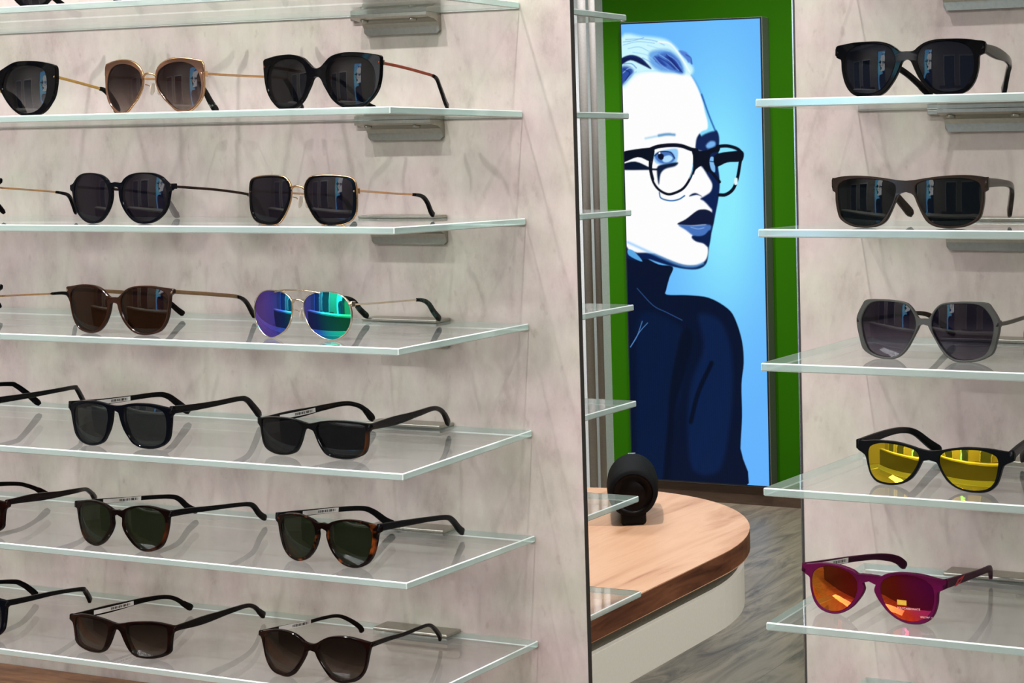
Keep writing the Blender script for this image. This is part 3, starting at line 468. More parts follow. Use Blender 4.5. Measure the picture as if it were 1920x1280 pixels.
# artwork of the portrait poster, as soft polygons (p) and strokes (s) in 0..1 of its width and height
ART = [
('p',(2,16,44),2,[(-0.064,0.5042),(0.095,0.4953),(0.232,0.4759),(0.338,0.4706),(0.312,0.4471),(0.287,0.4212),(0.29,0.4095),(0.442,0.4093),(0.597,0.4046),(0.73,0.3824),(0.785,0.3574),(0.828,0.3116),(0.836,0.2654),(0.817,0.2188),(0.816,0.1491),(0.8,0.0789),(0.79,-0.0148),(-0.112,-0.0338)]),
('p',(3,23,58),12,[(0.084,0.3632),(0.321,0.3534),(0.434,0.3076),(0.388,0.2131),(0.309,0.1175),(0.253,0.0096),(0.053,0.0056),(0.053,0.2325)]),
('p',(5,29,70),14,[(0.517,0.3667),(0.67,0.3564),(0.743,0.2991),(0.756,0.218),(0.723,0.1243),(0.646,0.0292),(0.452,0.0254),(0.42,0.1193),(0.451,0.214),(0.55,0.2971)]),
('p',(1,12,36),8,[(0.397,0.3306),(0.474,0.3197),(0.422,0.2488),(0.337,0.1653),(0.306,0.0701),(0.272,-0.0019),(0.228,-0.0028),(0.27,0.1169),(0.301,0.212)]),
('s',(1,12,36),4,[(0.606,0.2627),(0.504,0.1971),(0.444,0.1315)],8),
('s',(80,130,190),1.5,[(0.009,0.2914),(0.06,0.3156),(0.102,0.3492)],1.5),
('s',(90,140,200),1.5,[(0.009,0.2914),(0.08,0.3253),(0.142,0.346)],1.2),
('s',(50,90,150),1.5,[(0.069,0.4221),(0.185,0.3852),(0.283,0.3707),(0.399,0.3541)],1.2),
('p',(4,30,80),3,[(0.016,0.7943),(0.46,0.7968),(0.529,0.7756),(0.595,0.7363),(0.629,0.718),(0.667,0.7645),(0.69,0.7566),(0.692,0.7281),(0.681,0.6971),(0.691,0.6659),(0.691,0.6426),(0.677,0.614),(0.658,0.5879),(0.639,0.5618),(0.613,0.5304),(0.599,0.4989),(0.585,0.4805),(0.549,0.4699),(0.479,0.4656),(0.355,0.4703),(0.169,0.4867),(-0.027,0.5126)]),
('p',(255,255,255),4,[(-0.005,0.8713),(0.105,0.894),(0.239,0.8966),(0.415,0.8911),(0.494,0.8903),(0.536,0.8667),(0.577,0.8352),(0.6,0.804),(0.616,0.7832),(0.611,0.769),(0.571,0.764),(0.535,0.7499),(0.525,0.7291),(0.524,0.7108),(0.223,0.7013),(-0.02,0.702)]),
('p',(255,255,255),4,[(-0.007,0.7362),(0.534,0.7275),(0.523,0.7027),(0.574,0.6857),(0.608,0.6687),(0.639,0.6504),(0.627,0.6348),(0.587,0.6257),(0.552,0.6192),(0.577,0.614),(0.613,0.6022),(0.632,0.5892),(0.564,0.5512),(0.484,0.5379),(0.51,0.5275),(0.575,0.5219),(0.598,0.512),(0.591,0.4937),(0.559,0.4809),(0.488,0.4743),(0.383,0.478),(0.206,0.4988),(-0.026,0.526)]),
('s',(120,190,255),8,[(0.01,0.5234),(0.206,0.4974),(0.382,0.4757),(0.488,0.4722),(0.559,0.4791)],1.84),
('p',(205,248,255),9,[(-0.005,0.9713),(0.157,0.9725),(0.316,0.9649),(0.393,0.9484),(0.461,0.9218),(0.521,0.9004),(0.502,0.8851),(0.45,0.8882),(0.239,0.8948),(0.105,0.89),(-0.014,0.8634)]),
('s',(90,150,225),2,[(0.012,0.9619),(0.084,0.9637),(0.165,0.9693)],0.61),
('s',(110,170,235),2,[(0.012,0.9553),(0.12,0.9614),(0.244,0.9566)],0.61),
('s',(110,180,235),2,[(0.047,0.947),(0.128,0.9501),(0.198,0.9402)],0.61),
('p',(10,25,75),3,[(-0.009,0.9253),(0.064,0.9332),(0.135,0.9272),(0.187,0.9128),(0.215,0.9013),(0.151,0.9106),(0.063,0.9219),(-0.01,0.9122)]),
('p',(45,80,165),8,[(-0.011,0.9056),(0.053,0.9076),(0.083,0.8968),(0.046,0.8814),(-0.014,0.8687)]),
('s',(170,215,250),2.5,[(0.006,0.8949),(0.052,0.905),(0.097,0.9019)],0.92),
('s',(150,205,250),3,[(0.013,0.8711),(0.055,0.8865),(0.105,0.8966)],1.22),
('s',(10,30,90),3,[(0.012,0.9027),(0.056,0.8944),(0.023,0.8789)],1.22),
('p',(110,170,235),9,[(0.207,0.9374),(0.314,0.9428),(0.384,0.9342),(0.439,0.9142),(0.455,0.8894),(0.38,0.8924),(0.283,0.8962),(0.214,0.9113)]),
('p',(70,115,200),6,[(0.233,0.9254),(0.313,0.9363),(0.374,0.9304),(0.426,0.9143),(0.443,0.8908),(0.38,0.8945),(0.311,0.9025),(0.258,0.9134)]),
('p',(40,70,160),5,[(0.242,0.9279),(0.281,0.9223),(0.329,0.9075),(0.293,0.9084),(0.26,0.9173)]),
('p',(35,60,150),5,[(0.317,0.9272),(0.365,0.9253),(0.408,0.9119),(0.435,0.8935),(0.381,0.9031),(0.342,0.9152)]),
('s',(150,205,250),2.5,[(0.278,0.9315),(0.347,0.9177),(0.416,0.8963)],0.92),
('s',(120,175,240),2.5,[(0.331,0.9322),(0.391,0.9199),(0.434,0.9013)],0.92),
('s',(150,200,250),3,[(0.242,0.9253),(0.285,0.9105),(0.345,0.8969)],0.92),
('s',(15,30,100),2,[(0.348,0.9242),(0.399,0.9042),(0.442,0.8921)],0.92),
('s',(120,175,240),2.5,[(0.031,0.9669),(0.138,0.967),(0.245,0.9618),(0.315,0.9519)],0.92),
('s',(150,205,250),2,[(0.082,0.9388),(0.18,0.9325),(0.241,0.9188)],0.92),
('s',(100,160,235),2,[(0.153,0.9263),(0.24,0.911),(0.293,0.8987)],0.92),
('s',(90,140,225),2,[(0.269,0.9368),(0.349,0.9359),(0.4,0.9224),(0.425,0.904)],0.76),
('s',(20,40,120),2.5,[(0.268,0.9264),(0.329,0.9153),(0.39,0.8991)],1.22),
('s',(20,40,120),2.5,[(0.33,0.9309),(0.373,0.9175),(0.416,0.8989)],1.22),
('s',(120,175,245),2,[(0.241,0.9162),(0.311,0.9025),(0.389,0.8934)],0.92),
('s',(160,215,255),2,[(0.191,0.9533),(0.279,0.9445),(0.349,0.9385)],0.92),
('s',(20,45,120),3,[(0.027,0.9276),(0.09,0.9295),(0.152,0.9197),(0.195,0.9049)],1.22),
('s',(60,110,200),3,[(0.013,0.9146),(0.071,0.914),(0.106,0.9044)],0.92),
('s',(60,100,190),4,[(0.436,0.9363),(0.471,0.9268),(0.487,0.9137)],1.22),
('s',(255,255,255),3,[(0.271,0.9589),(0.359,0.954),(0.435,0.9246),(0.494,0.8929)],2.14),
('p',(85,130,215),4,[(0.419,0.9383),(0.471,0.9351),(0.505,0.9213),(0.515,0.9083),(0.474,0.919)]),
('s',(30,60,150),3,[(0.471,0.9294),(0.505,0.9226),(0.511,0.9096)],0.92),
('s',(90,165,235),5,[(0.507,0.885),(0.553,0.8613),(0.594,0.8299)],1.84),
('s',(20,70,160),4,[(0.577,0.843),(0.626,0.7987),(0.671,0.7635)],2.14),
('s',(165,215,240),5,[(0.16,0.7511),(0.254,0.7559),(0.343,0.7599)],2.45),
('s',(95,150,200),5,[(0.259,0.7569),(0.317,0.7592),(0.374,0.7579)],3.67),
('p',(12,35,85),5,[(0.539,0.742),(0.579,0.7561),(0.667,0.7643),(0.694,0.7517),(0.683,0.731),(0.629,0.7248),(0.534,0.7251)]),
('p',(120,180,240),5,[(0.6,0.734),(0.631,0.7429),(0.665,0.7415),(0.664,0.7324),(0.616,0.7274)]),
('p',(150,205,250),4,[(0.215,0.7129),(0.26,0.7219),(0.376,0.7281),(0.397,0.7188),(0.382,0.6979),(0.338,0.6928),(0.24,0.6957)]),
('p',(70,115,190),4,[(0.224,0.7116),(0.26,0.7219),(0.34,0.7217),(0.373,0.7084),(0.347,0.698),(0.267,0.697)]),
('s',(3,15,45),2,[(0.224,0.7129),(0.265,0.7214),(0.34,0.7203),(0.372,0.7071)],1.53),
('p',(180,225,255),3,[(0.281,0.7087),(0.331,0.7138),(0.357,0.7072),(0.329,0.6994),(0.29,0.6995)]),
('p',(3,12,40),2,[(0.251,0.7154),(0.271,0.718),(0.291,0.714),(0.287,0.7061),(0.268,0.7041),(0.25,0.7088)]),
('p',(255,255,255),1,[(0.255,0.7199),(0.266,0.7204),(0.267,0.7172),(0.256,0.7167)]),
('p',(5,25,60),4,[(0.249,0.6904),(0.329,0.696),(0.393,0.6979),(0.373,0.6901),(0.302,0.6845),(0.265,0.6733),(0.25,0.6509),(0.239,0.6746)]),
('p',(2,10,30),1.5,[(-0.027,0.7209),(0.181,0.7307),(0.225,0.7273),(0.21,0.705),(0.183,0.7011),(0.098,0.7104),(-0.029,0.6978)]),
('p',(3,18,45),2.5,[(-0.029,0.6933),(0.08,0.7009),(0.195,0.6866),(0.248,0.6852),(0.248,0.6812),(0.168,0.6822),(-0.03,0.6832)]),
('s',(2,10,30),1.5,[(0.185,0.7262),(0.252,0.733),(0.341,0.7355),(0.42,0.7339),(0.49,0.7263),(0.533,0.7236)],6.46),
('s',(2,10,30),1.5,[(0.19,0.709),(0.188,0.6853),(0.206,0.6589),(0.245,0.6404),(0.306,0.6298),(0.359,0.6311),(0.431,0.6423),(0.485,0.6663),(0.509,0.6897),(0.514,0.721)],4.3),
('s',(2,10,30),1.5,[(0.21,0.709),(0.197,0.6853),(0.211,0.6615)],3.44),
('s',(120,200,240),1.5,[(0.476,0.6637),(0.497,0.6793),(0.503,0.695)],1.22),
('p',(2,10,30),1.5,[(0.499,0.7263),(0.577,0.7221),(0.69,0.732),(0.691,0.7204),(0.637,0.7167),(0.614,0.6973),(0.613,0.6765),(0.587,0.6817),(0.566,0.6901),(0.522,0.6819),(0.505,0.6715),(0.506,0.708)]),
('s',(2,10,30),1.5,[(0.615,0.7129),(0.613,0.6869),(0.651,0.6712),(0.692,0.6555)],5.17),
('p',(130,190,240),2,[(0.632,0.7089),(0.654,0.7075),(0.661,0.6919),(0.66,0.6764),(0.635,0.6816),(0.623,0.6972)]),
('s',(10,40,90),1.5,[(0.627,0.6998),(0.653,0.6985)],1.53),
('s',(2,10,30),1.5,[(0.682,0.7313),(0.751,0.7323),(0.819,0.7264),(0.854,0.7172)],5.6),
('s',(2,10,30),1.5,[(0.852,0.7172),(0.838,0.6915),(0.819,0.6631),(0.787,0.6399),(0.735,0.6282),(0.687,0.6275)],5.6),
('p',(2,10,30),1.5,[(0.663,0.7132),(0.784,0.7206),(0.863,0.7197),(0.86,0.7017),(0.825,0.698),(0.748,0.6969),(0.666,0.688)]),
('p',(225,250,255),1.5,[(0.8,0.6631),(0.819,0.6626),(0.818,0.6502),(0.796,0.6502)]),
('s',(20,90,160),2,[(0.253,0.6325),(0.265,0.6206),(0.331,0.615),(0.394,0.6179),(0.437,0.6258)],2.14),
('p',(4,25,70),3,[(0.472,0.6245),(0.491,0.6297),(0.522,0.6312),(0.561,0.6244),(0.526,0.6276)]),
('p',(10,22,55),2.5,[(0.379,0.564),(0.443,0.5751),(0.523,0.593),(0.567,0.5962),(0.602,0.5949),(0.632,0.5892),(0.644,0.5775),(0.634,0.5618),(0.582,0.5638),(0.477,0.5615)]),
('p',(70,115,190),4,[(0.389,0.5624),(0.495,0.561),(0.617,0.5628),(0.609,0.5474),(0.563,0.5394),(0.502,0.538),(0.441,0.551)]),
('s',(150,190,240),2,[(0.477,0.5576),(0.529,0.5538),(0.573,0.5565)],0.92),
('p',(4,28,75),4,[(0.489,0.5379),(0.563,0.5381),(0.612,0.5513),(0.62,0.5383),(0.601,0.516),(0.562,0.5237),(0.51,0.528)]),
('p',(90,170,230),2,[(0.009,0.5079),(0.054,0.5035),(0.115,0.4811),(0.017,0.4941)]),
]

# ------------------------------------------------------------------ the shop around
def struct(o): o['kind'] = 'structure'; return o
XL, XR = -0.8987, -0.6671                      # inner edges of the two display panels
struct(boxobj('floor', -7.0, 3.0, -5.2, 4.9, FLOOR-0.05, FLOOR, 'floor'))
struct(boxobj('ceiling', -7.0, 3.0, -5.2, 4.9, CEIL, CEIL+0.05, 'ceiling'))
struct(boxobj('wall_back', -7.0, 3.0, 4.698, 4.8, FLOOR, CEIL, 'green'))
struct(boxobj('wall_front', -7.0, 3.0, -5.1, -5.0, FLOOR, CEIL, 'roomwall'))
struct(boxobj('wall_west', -7.0, -6.9, -5.0, 4.698, FLOOR, CEIL, 'roomwall'))
struct(boxobj('wall_east', 2.6, 2.7, -5.0, 4.698, FLOOR, CEIL, 'roomwall'))
struct(boxobj('baseboard_back', -3.79, 2.6, 4.675, 4.698, FLOOR, -1.372, 'plinth'))
# display panels: thin concrete-look boards with a dark edge band
def panel(name, x0, x1):
    o = struct(boxobj(name, x0, x1, 0.0, 0.006, FLOOR, CEIL, 'concrete')); return o
pl = panel('wall_left', -3.2, XL-0.0006); pr = panel('wall_right', XR+0.0022, 2.6)
struct(boxobj('trim_1', XL-0.0006, XL, 0.0, 0.006, FLOOR, CEIL, 'darkedge'))
struct(boxobj('trim_2', XR+0.0008, XR+0.0022, -0.0004, 0.006, FLOOR, CEIL, 'darkedge'))
struct(boxobj('trim_3', XR-0.0004, XR+0.0008, -0.0008, 0.006, FLOOR, CEIL, 'alu'))
struct(boxobj('wall_column', -4.0, -3.782, 4.56, 4.698, FLOOR, CEIL, 'railpaint'))

# ------------------------------------------------------------------ glass shelves
DEP, TH = 0.1953, 0.0066
ZB = [0.1383, 0.0347, -0.0684, -0.1702, -0.2742, -0.378, -0.4824]
DZL = [0.0003, 0.0016, 0.0015, -0.0012, -0.0064, 0.0016, 0.0005]
DZR = [0.0, 0.0001, 0.0020, -0.0014, 0.0034, -0.0008, 0.0]; ZRB = [0, -0.0006, 0.0, -0.0017, -0.0019, 0.0005, 0.0]
def shelf(x0, x1, y0, y1, z0, z1, label, group):
    """slab from y0 (height z0) to y1 (height z1); faces clear, edges ground"""
    bm = bmesh.new(); V = []
    for x, y, z in ((x0,y0,z0),(x1,y0,z0),(x1,y1,z1),(x0,y1,z1)): V.append((bm.verts.new((x,y,z-TH)), bm.verts.new((x,y,z))))
    bm.faces.new([v[0] for v in V][::-1]); bm.faces.new([v[1] for v in V])
    for i in range(4):
        a, b = V[i], V[(i+1) % 4]; f = bm.faces.new((a[0], b[0], b[1], a[1])); f.material_index = 1
    bmesh.ops.bevel(bm, geom=list(bm.edges), offset=0.0009, segments=1, affect='EDGES', material=2)
    o = bm_obj('glass_shelf', bm, ['glass', 'edge', 'arris_glint']); return tag(o, label, 'shelf', group)
ords = ['topmost', 'second from the top', 'third from the top', 'fourth from the top', 'fifth from the top', 'sixth from the top', 'lowest']
XE, XRS, DR = -0.955, -0.6057, 0.1977
for i in range(7):
    shelf(-2.25, XE, -DEP, -0.0005, ZB[i]+DZL[i], ZB[i], 'long glass shelf on the left display panel, %s' % ords[i], 'glass shelves on the left panel')
    shelf(-2.25, XE, 0.0065, 0.1946, ZB[i], ZB[i], 'glass shelf end showing through the gap behind the left panel, %s' % ords[i], 'glass shelves on the rear of the left panel')
rn = ['above the black sunglasses, topmost', 'under the large black sunglasses', 'under the taupe rectangular sunglasses', 'under the smoky grey geometric sunglasses', 'under the yellow mirrored sunglasses', 'under the plum red mirrored sunglasses', 'lowest, at the bottom edge']
for i in range(7):
    pass
    shelf(XRS, 0.7, -DR, -0.0005, ZB[i]+DZR[i], ZB[i]+ZRB[i], 'glass shelf on the right display panel, %s' % rn[i], 'glass shelves on the right panel')

def bracket(x0, x1, z, label, group):
    """steel clamp: wall wedge below the glass, flat plate above it"""
    e = empty('shelf_clamp', (x0, 0, z), label=label, cat='bracket', group=group)
    bm = bmesh.new(); Lx = x1-x0; d = 0.023
    prof = [(-0.0006, 0), (-d, 0), (-d, -0.0030), (-0.019, -0.0048), (-0.011, -0.0060), (-0.0060, -0.0085), (-0.0040, -0.0125), (-0.0035, -0.0195), (-0.0006, -0.0195)]
    prof = [(y, zz-TH-0.0002) for y, zz in prof]
    rings = [[bm.verts.new((x, y, zz)) for y, zz in prof] for x in (0, 0.003, Lx-0.003, Lx)]
    for ri in (0, 3):
        for v, (y, zz) in zip(rings[ri], prof): v.co.z = zz+(0.003 if zz < -0.02 else 0)
    for a, b in zip(rings, rings[1:]):
        for j in range(len(prof)): bm.faces.new((a[j], a[(j+1) % len(prof)], b[(j+1) % len(prof)], b[j]))
    bm.faces.new(rings[0]); bm.faces.new(rings[-1][::-1])
    bm_obj('clamp_body', bm, 'steel', e)
    bm = bmesh.new(); box(bm, 0.0, Lx, -d, -0.0006, 0.0002, 0.0032, 0.0008); bm_obj('clamp_plate', bm, 'steel', e)
    bm = bmesh.new(); box(bm, -0.016, 0.0, -0.004, -0.0006, -TH-0.0045, -TH-0.0005, 0.0003); bm_obj('clamp_pin', bm, 'steel', e)
    for k, xx in enumerate((0.010, Lx-0.022)):
        bm = bmesh.new(); cyl(bm, (xx, -0.015, -TH-0.0078), (0, 0, 1), 0.0038, 0.0038, 0.003, 16); bm_obj('clamp_screw', bm, 'steel', e)
for i in range(7):
    bracket(-1.136, -1.046, ZB[i], 'brushed steel clamp on the left panel holding the glass shelf %s' % ords[i], 'steel clamps on the left panel')
for i in range(0, 7):
    bracket(-0.5215, -0.4315, ZB[i]+ZRB[i], 'brushed steel clamp on the right panel holding the shelf %s' % (rn[i] if i else 'above the large black sunglasses'), 'steel clamps on the right panel')

# ------------------------------------------------------------------ sunglasses
KW = 1.6
def ang_ring(poly, c, angs):
    """where rays from c at the given angles leave the (smoothed) closed outline"""
    P = [Vector((p[0], p[1])) for p in poly]; res = []
    for a in angs:
        d = Vector((math.cos(a), math.sin(a))); best = None
        for j in range(len(P)):
            p, q = P[j]-c, P[(j+1) % len(P)]-c; e = q-p; den = d.x*e.y-d.y*e.x
            if abs(den) < 1e-12: continue
            t = (p.x*e.y-p.y*e.x)/den; s2 = (p.x*d.y-p.y*d.x)/den
            if t > 0 and -1e-6 <= s2 <= 1+1e-6 and (best is None or t > best): best = t
        res.append(c+d*(best if best is not None else 0.02))
    return res
def mm(pts): return [(a/1000, b/1000) for a, b in pts]
def build_glasses(sh, name, org, yaw, label, fm, lm, group, tm=None, tipm=None, tipat=None, tipl=None, kind='acetate', wire=None, T=None,
                  label_sticker=None, hinge=None, cat='sunglasses', lens_thick=0.0018, right_only=False, th=0.0038, tsz=(0.0035, 0.0062), bz=None, lm_left=None, dark_rear=None, temple_in=None):
    sp = SHAPES[sh]; e = empty(name, org, yaw, label=label, cat=cat, group=group)
    tm = tm or fm; L = catmull([(a, b, 0) for a, b in mm(sp['L'])], True, 4); L = [(p.x, p.y) for p in L]
    cL = Vector((sum(p[0] for p in L)/len(L), sum(p[1] for p in L)/len(L)))
    ringm = 'R' in sp
    if ringm: O = [(p.x, p.y) for p in catmull([(a, b, 0) for a, b in mm(sp['R'])], True, 4)]
    else:
        o = mm(sp['O']); o[0] = (0.0, o[0][1]); o[-1] = (0.0, o[-1][1])
        O = [(max(0.0, p.x), p.y) for p in catmull([(a, b, 0) for a, b in o], False, 4)]
    raw = [2*math.pi*i/84 for i in range(84)]+[math.atan2(p[1]-cL.y, p[0]-cL.x) % (2*math.pi) for p in O]+[math.atan2(p[1]-cL.y, p[0]-cL.x) % (2*math.pi) for p in L[::2]]
    angs = []
    keep = [] if ringm else [math.atan2(q_[1]-cL.y, q_[0]-cL.x) % (2*math.pi) for q_ in (O[0], O[-1])]
    for a_ in sorted(raw):
        if all(abs(a_-k_) > 0.006 for k_ in keep) and (not angs or a_-angs[-1] > 0.012): angs.append(a_)
    angs = sorted(angs+keep); NR = len(angs)
    inner = ang_ring(L, cL, angs); outer = ang_ring(O, cL, angs)
    for p in outer:
        if not ringm and p.x < 3e-5: p.x = 0.0
    for k_, q_ in zip(keep, (O[0], O[-1])): outer[angs.index(k_)] = Vector(q_)
    umax = max(p.x for p in outer)
    # lens: curved shell, bulging a little forward of the frame's own curve
    Rb = 0.17
    def lw(u, v): return KW*u*u+((u-cL.x)**2+(v-cL.y)**2)/(2*Rb)-0.0012
    def lens(sg, mat):
        bm = bmesh.new(); K = 9; fr, bk = [], []
        for side, off in ((fr, 0.0), (bk, lens_thick)):
            side.append([bm.verts.new((sg*cL.x, lw(cL.x, cL.y)+off, cL.y))])
            for k in range(1, K+1):
                rg = []
                for p in inner:
                    q = cL+(p-cL)*(k/K*1.012); rg.append(bm.verts.new((sg*q.x, lw(q.x, q.y)+off, q.y)))
                side.append(rg)
            for j in range(NR): bm.faces.new((side[0][0], side[1][j], side[1][(j+1) % NR]))
            for k in range(1, K):
                for j in range(NR): bm.faces.new((side[k][j], side[k+1][j], side[k+1][(j+1) % NR], side[k][(j+1) % NR]))
        for j in range(NR): bm.faces.new((fr[-1][j], bk[-1][j], bk[-1][(j+1) % NR], fr[-1][(j+1) % NR]))
        bmesh.ops.recalc_face_normals(bm, faces=bm.faces)
        for ed in bm.edges: ed.smooth = not (len(ed.link_faces) == 2 and ed.calc_face_angle(0) > math.radians(30))
        return bm_obj('lens', bm, mat, e, smooth=True)
    for sg in (1, -1):
        if right_only and sg == -1: continue
        lens(sg, lm if (sg == 1 or not lm_left) else lm_left)
    # frame
    b = 0.0007 if not ringm else 0.0005
    bm = bmesh.new()
    for sg in (1, -1):
        rows = []
        for i in range(NR):
            pi_, po = inner[i], outer[i]; d = (po-pi_); Ld = max(d.length, 1e-5); dn = d/Ld; bb = min(b, Ld*0.3); ctr = po.x < 1e-6 and not ringm
            def P(p, w): return bm.verts.new((sg*p.x, KW*p.x*p.x+w, p.y))
            a2 = pi_+dn*bb; a3 = po if ctr else po-dn*bb
            rows.append([P(pi_, th), P(pi_, bb), P(a2, 0), P(a3, 0), P(po, 0 if ctr else bb), P(po, th if ctr else th-bb), P(po if ctr else po-dn*bb, th)])
        k = 7
        for i in range(NR):
            r0, r1 = rows[i], rows[(i+1) % NR]
            for j in range(k):
                vs = (r0[j], r1[j], r1[(j+1) % k], r0[(j+1) % k])
                if not ringm and all(abs(v.co.x) < 1e-7 for v in vs): continue
                try: bm.faces.new(vs)
                except ValueError: pass
    bmesh.ops.remove_doubles(bm, verts=bm.verts, dist=1e-6)
    bmesh.ops.dissolve_degenerate(bm, dist=1e-7, edges=bm.edges)
    if ringm and kind == 'acetate': pass
    bmesh.ops.recalc_face_normals(bm, faces=bm.faces)
    for ed in bm.edges: ed.smooth = not (len(ed.link_faces) == 2 and ed.calc_face_angle(0) > math.radians(24))
    fo = bm_obj('frame', bm, fm, e)
    for p_ in fo.data.polygons: p_.use_smooth = True
    # sharp-ish look comes from the small bevel rows
    if ringm:
        bp = mm(sp['bridge']); base = bp[len(bp)//2]
        g_ = wire or fm
        half = [(abs(a), v) for a, v in bp if a >= -0.001] 
        vs_ = sum(v for _, v in bp)/len(bp)
        wdt = min(p.x for p in outer if abs(p.y-vs_) < 0.006)
        tube('bridge', [(-wdt-0.0005, KW*wdt*wdt+0.0015, vs_-0.001), (-wdt*0.6, 0.0004, vs_+0.0012), (0, -0.0002, vs_+0.002), (wdt*0.6, 0.0004, vs_+0.0012), (wdt+0.0005, KW*wdt*wdt+0.0015, vs_-0.001)], 0.0010, g_, e)
        if 'brow' in sp:
            bv = [v for _, v in mm(sp['brow'])]; v0 = sum(bv)/len(bv)
            tube('brow_bar', [(x, KW*x*x-0.0004, v0-0.0022*(abs(x)/0.026)**3) for x in (-0.027, -0.018, -0.009, 0, 0.009, 0.018, 0.027)], 0.0007, g_, e)
        for sg in (1, -1):
            if wire: 
                pth = [Vector((sg*p.x, KW*p.x*p.x+th*0.55, p.y)) for p in outer[::3]]
                bm = bmesh.new(); sweep(bm, pth, lambda i: circ(0.0009, 6), True); bm_obj('metal_rim', bm, wire, e, smooth=True)
            u0 = wdt; vp = vs_-0.011
            tube('pad_arm', [(sg*(u0+0.0005), 0.0035, vp+0.003), (sg*(u0-0.001), 0.0065, vp+0.002), (sg*(u0-0.0035), 0.007, vp)], 0.0005, g_, e)
            bm = bmesh.new(); bmesh.ops.create_uvsphere(bm, u_segments=12, v_segments=8, radius=1)
            for v in bm.verts: v.co = Vector((sg*(u0-0.004), 0.0075, vp-0.001))+Vector((v.co.x*0.0012-sg*v.co.z*0.0012, v.co.y*0.0032, v.co.z*0.0062))
            bm_obj('nose_pad', bm, 'silicone', e, smooth=True)
    elif kind != 'plainnose':
        pass
    # temples
    T = T or sp.get('T'); hu = umax-0.0022; hv = T[0][1]/1000
    hh = tsz[1]/2
    def full(q):
        if len(q) == 3: return q[0]/1000, q[1]/1000, q[2]/1000
        return q[0]/1000, q[1]/1000, (q[0]*0.0787+17*min(1.2, max(0.0, (q[0]-85)/45))**1.25)/1000
    for sg in (1, -1):
        splay = temple_in[0 if sg == 1 else 1] if temple_in else 0.0
        pts = [full(q) for q in T]; pts[0] = (0.0, pts[0][1], 0.0); sd_ = math.sin(math.radians(splay)); cd_ = math.cos(math.radians(splay))
        H = Vector((sg*hu, KW*hu*hu, 0))
        hm = (((tipl or (0, 0.0045))[1]*1.24) if tipat is not None else tsz[1]*1.42)/2+0.0008
        P3 = [H+Vector((-sg*(la*cd_+w_*sd_), w_*cd_-la*sd_, max(v, hm if i else 0))) for i, (w_, v, la) in enumerate(pts)]
        path = catmull(P3, False, 7); n = len(path)
        cum = [0.0]
        for a_, b_ in zip(path, path[1:]): cum.append(cum[-1]+(b_-a_).length)
        tot = cum[-1]
        def height(f):
            if kind == 'metal': return tsz[1]*(0.9 if f < 0.9 else 1.0)
            if bz == 'step': return tsz[1]*(1.0+0.45*math.sin(math.pi*min(1, f/0.55))**2*1.0 if f < 0.55 else (1.0-0.22*math.sin(math.pi*(f-0.55)/0.45) if f < 0.9 else 1.0+0.4*(f-0.9)/0.1))
            return tsz[1]*((1.12-0.35*min(1, f/0.5)) if f < 0.7 else (0.77+0.45*(f-0.7)/0.3))
        def rr(hw, hz): # rounded rectangle
            r = min(hw, hz)*0.55; out = []
            for cx, cz, a0 in ((hw-r, hz-r, 0), (-hw+r, hz-r, 90), (-hw+r, -hz+r, 180), (hw-r, -hz+r, 270)):
                for k in range(3): a = math.radians(a0+45*k); out.append((cx+r*math.cos(a), cz+r*math.sin(a)))
            return out
        k0 = n
        if tipat is not None: k0 = max(2, min(n-2, sum(1 for c in cum if c/tot < tipat)))
        def seg(nm, i0, i1, mat, par, hfun, wd):
            bm = bmesh.new(); sub = path[i0:i1]
            def prof(i):
                f = cum[i0+i]/tot; h_ = hfun(f)/2; e_ = 1.0
                if i0+i >= n-2 : e_ = 0.55 if i0+i == n-1 else 0.88
                return rr(wd/2*e_, h_*e_)
            sweep(bm, sub, prof); return bm_obj(nm, bm, mat, par, smooth=True)
        if tipat is None:
            tp = seg('temple', 0, n, tm, e, height, tsz[0])
        else:
            tp = seg('temple', 0, k0+1, tm, e, height, tsz[0])
            tl = tipl or (0.0030, 0.0045)
            def th_(f): q = (f-tipat)/(1-tipat); return tl[1]*(0.6+0.62*max(0, min(1, q)))
            seg('temple_tip', k0, n, tipm, tp, th_, tl[0])
        if hinge:
            hb = bmesh.new(); box(hb, -0.0016, 0.0016, 0.0, 0.005, -0.0026, 0.0026, 0.0005)
            ho = bm_obj('hinge', hb, hinge, e); ho.location = H+Vector((0, 0.002, P3[0].z)); 
        if label_sticker and sg == -1:
            a0, a1 = label_sticker; bm = bmesh.new(); uvl = bm.loops.layers.uv.new('uv'); K = 14; prev = None; acc = []
            for k in range(K+1):
                sx = a0+(a1-a0)*k/K; j = max(j_ for j_ in range(n) if cum[j_] <= sx*tot or j_ == 0); j = min(j, n-2)
                t_ = (sx*tot-cum[j])/(cum[j+1]-cum[j]); p = path[j].lerp(path[j+1], t_); d_ = (path[j+1]-path[j]).normalized(); side = d_.cross(Vector((0, 0, 1))).normalized(); u2 = side.cross(d_)
                q = p+side*(tsz[0]/2+0.00015)
                acc.append([bm.verts.new(q+u2*(0.0021)), bm.verts.new(q-u2*(0.0021)), bm.verts.new(q-u2*0.0021-side*0.0001), bm.verts.new(q+u2*0.0021-side*0.0001)])
            for k in range(K):
                A, B = acc[k], acc[k+1]
                for (i_, j_, v0, v1) in ((0, 1, 1, 0), (1, 2, 0, 0), (2, 3, 0, 0), (3, 0, 0, 0)):
                    f = bm.faces.new((A[i_], A[j_], B[j_], B[i_]))
                    for lp, (uu, vv) in zip(f.loops, ((k/K, v0), (k/K, v1), ((k+1)/K, v1), ((k+1)/K, v0))): lp[uvl].uv = (uu, vv)
            bm_obj('price_sticker', bm, 'label', tp)
    return e
SLOPE = {}
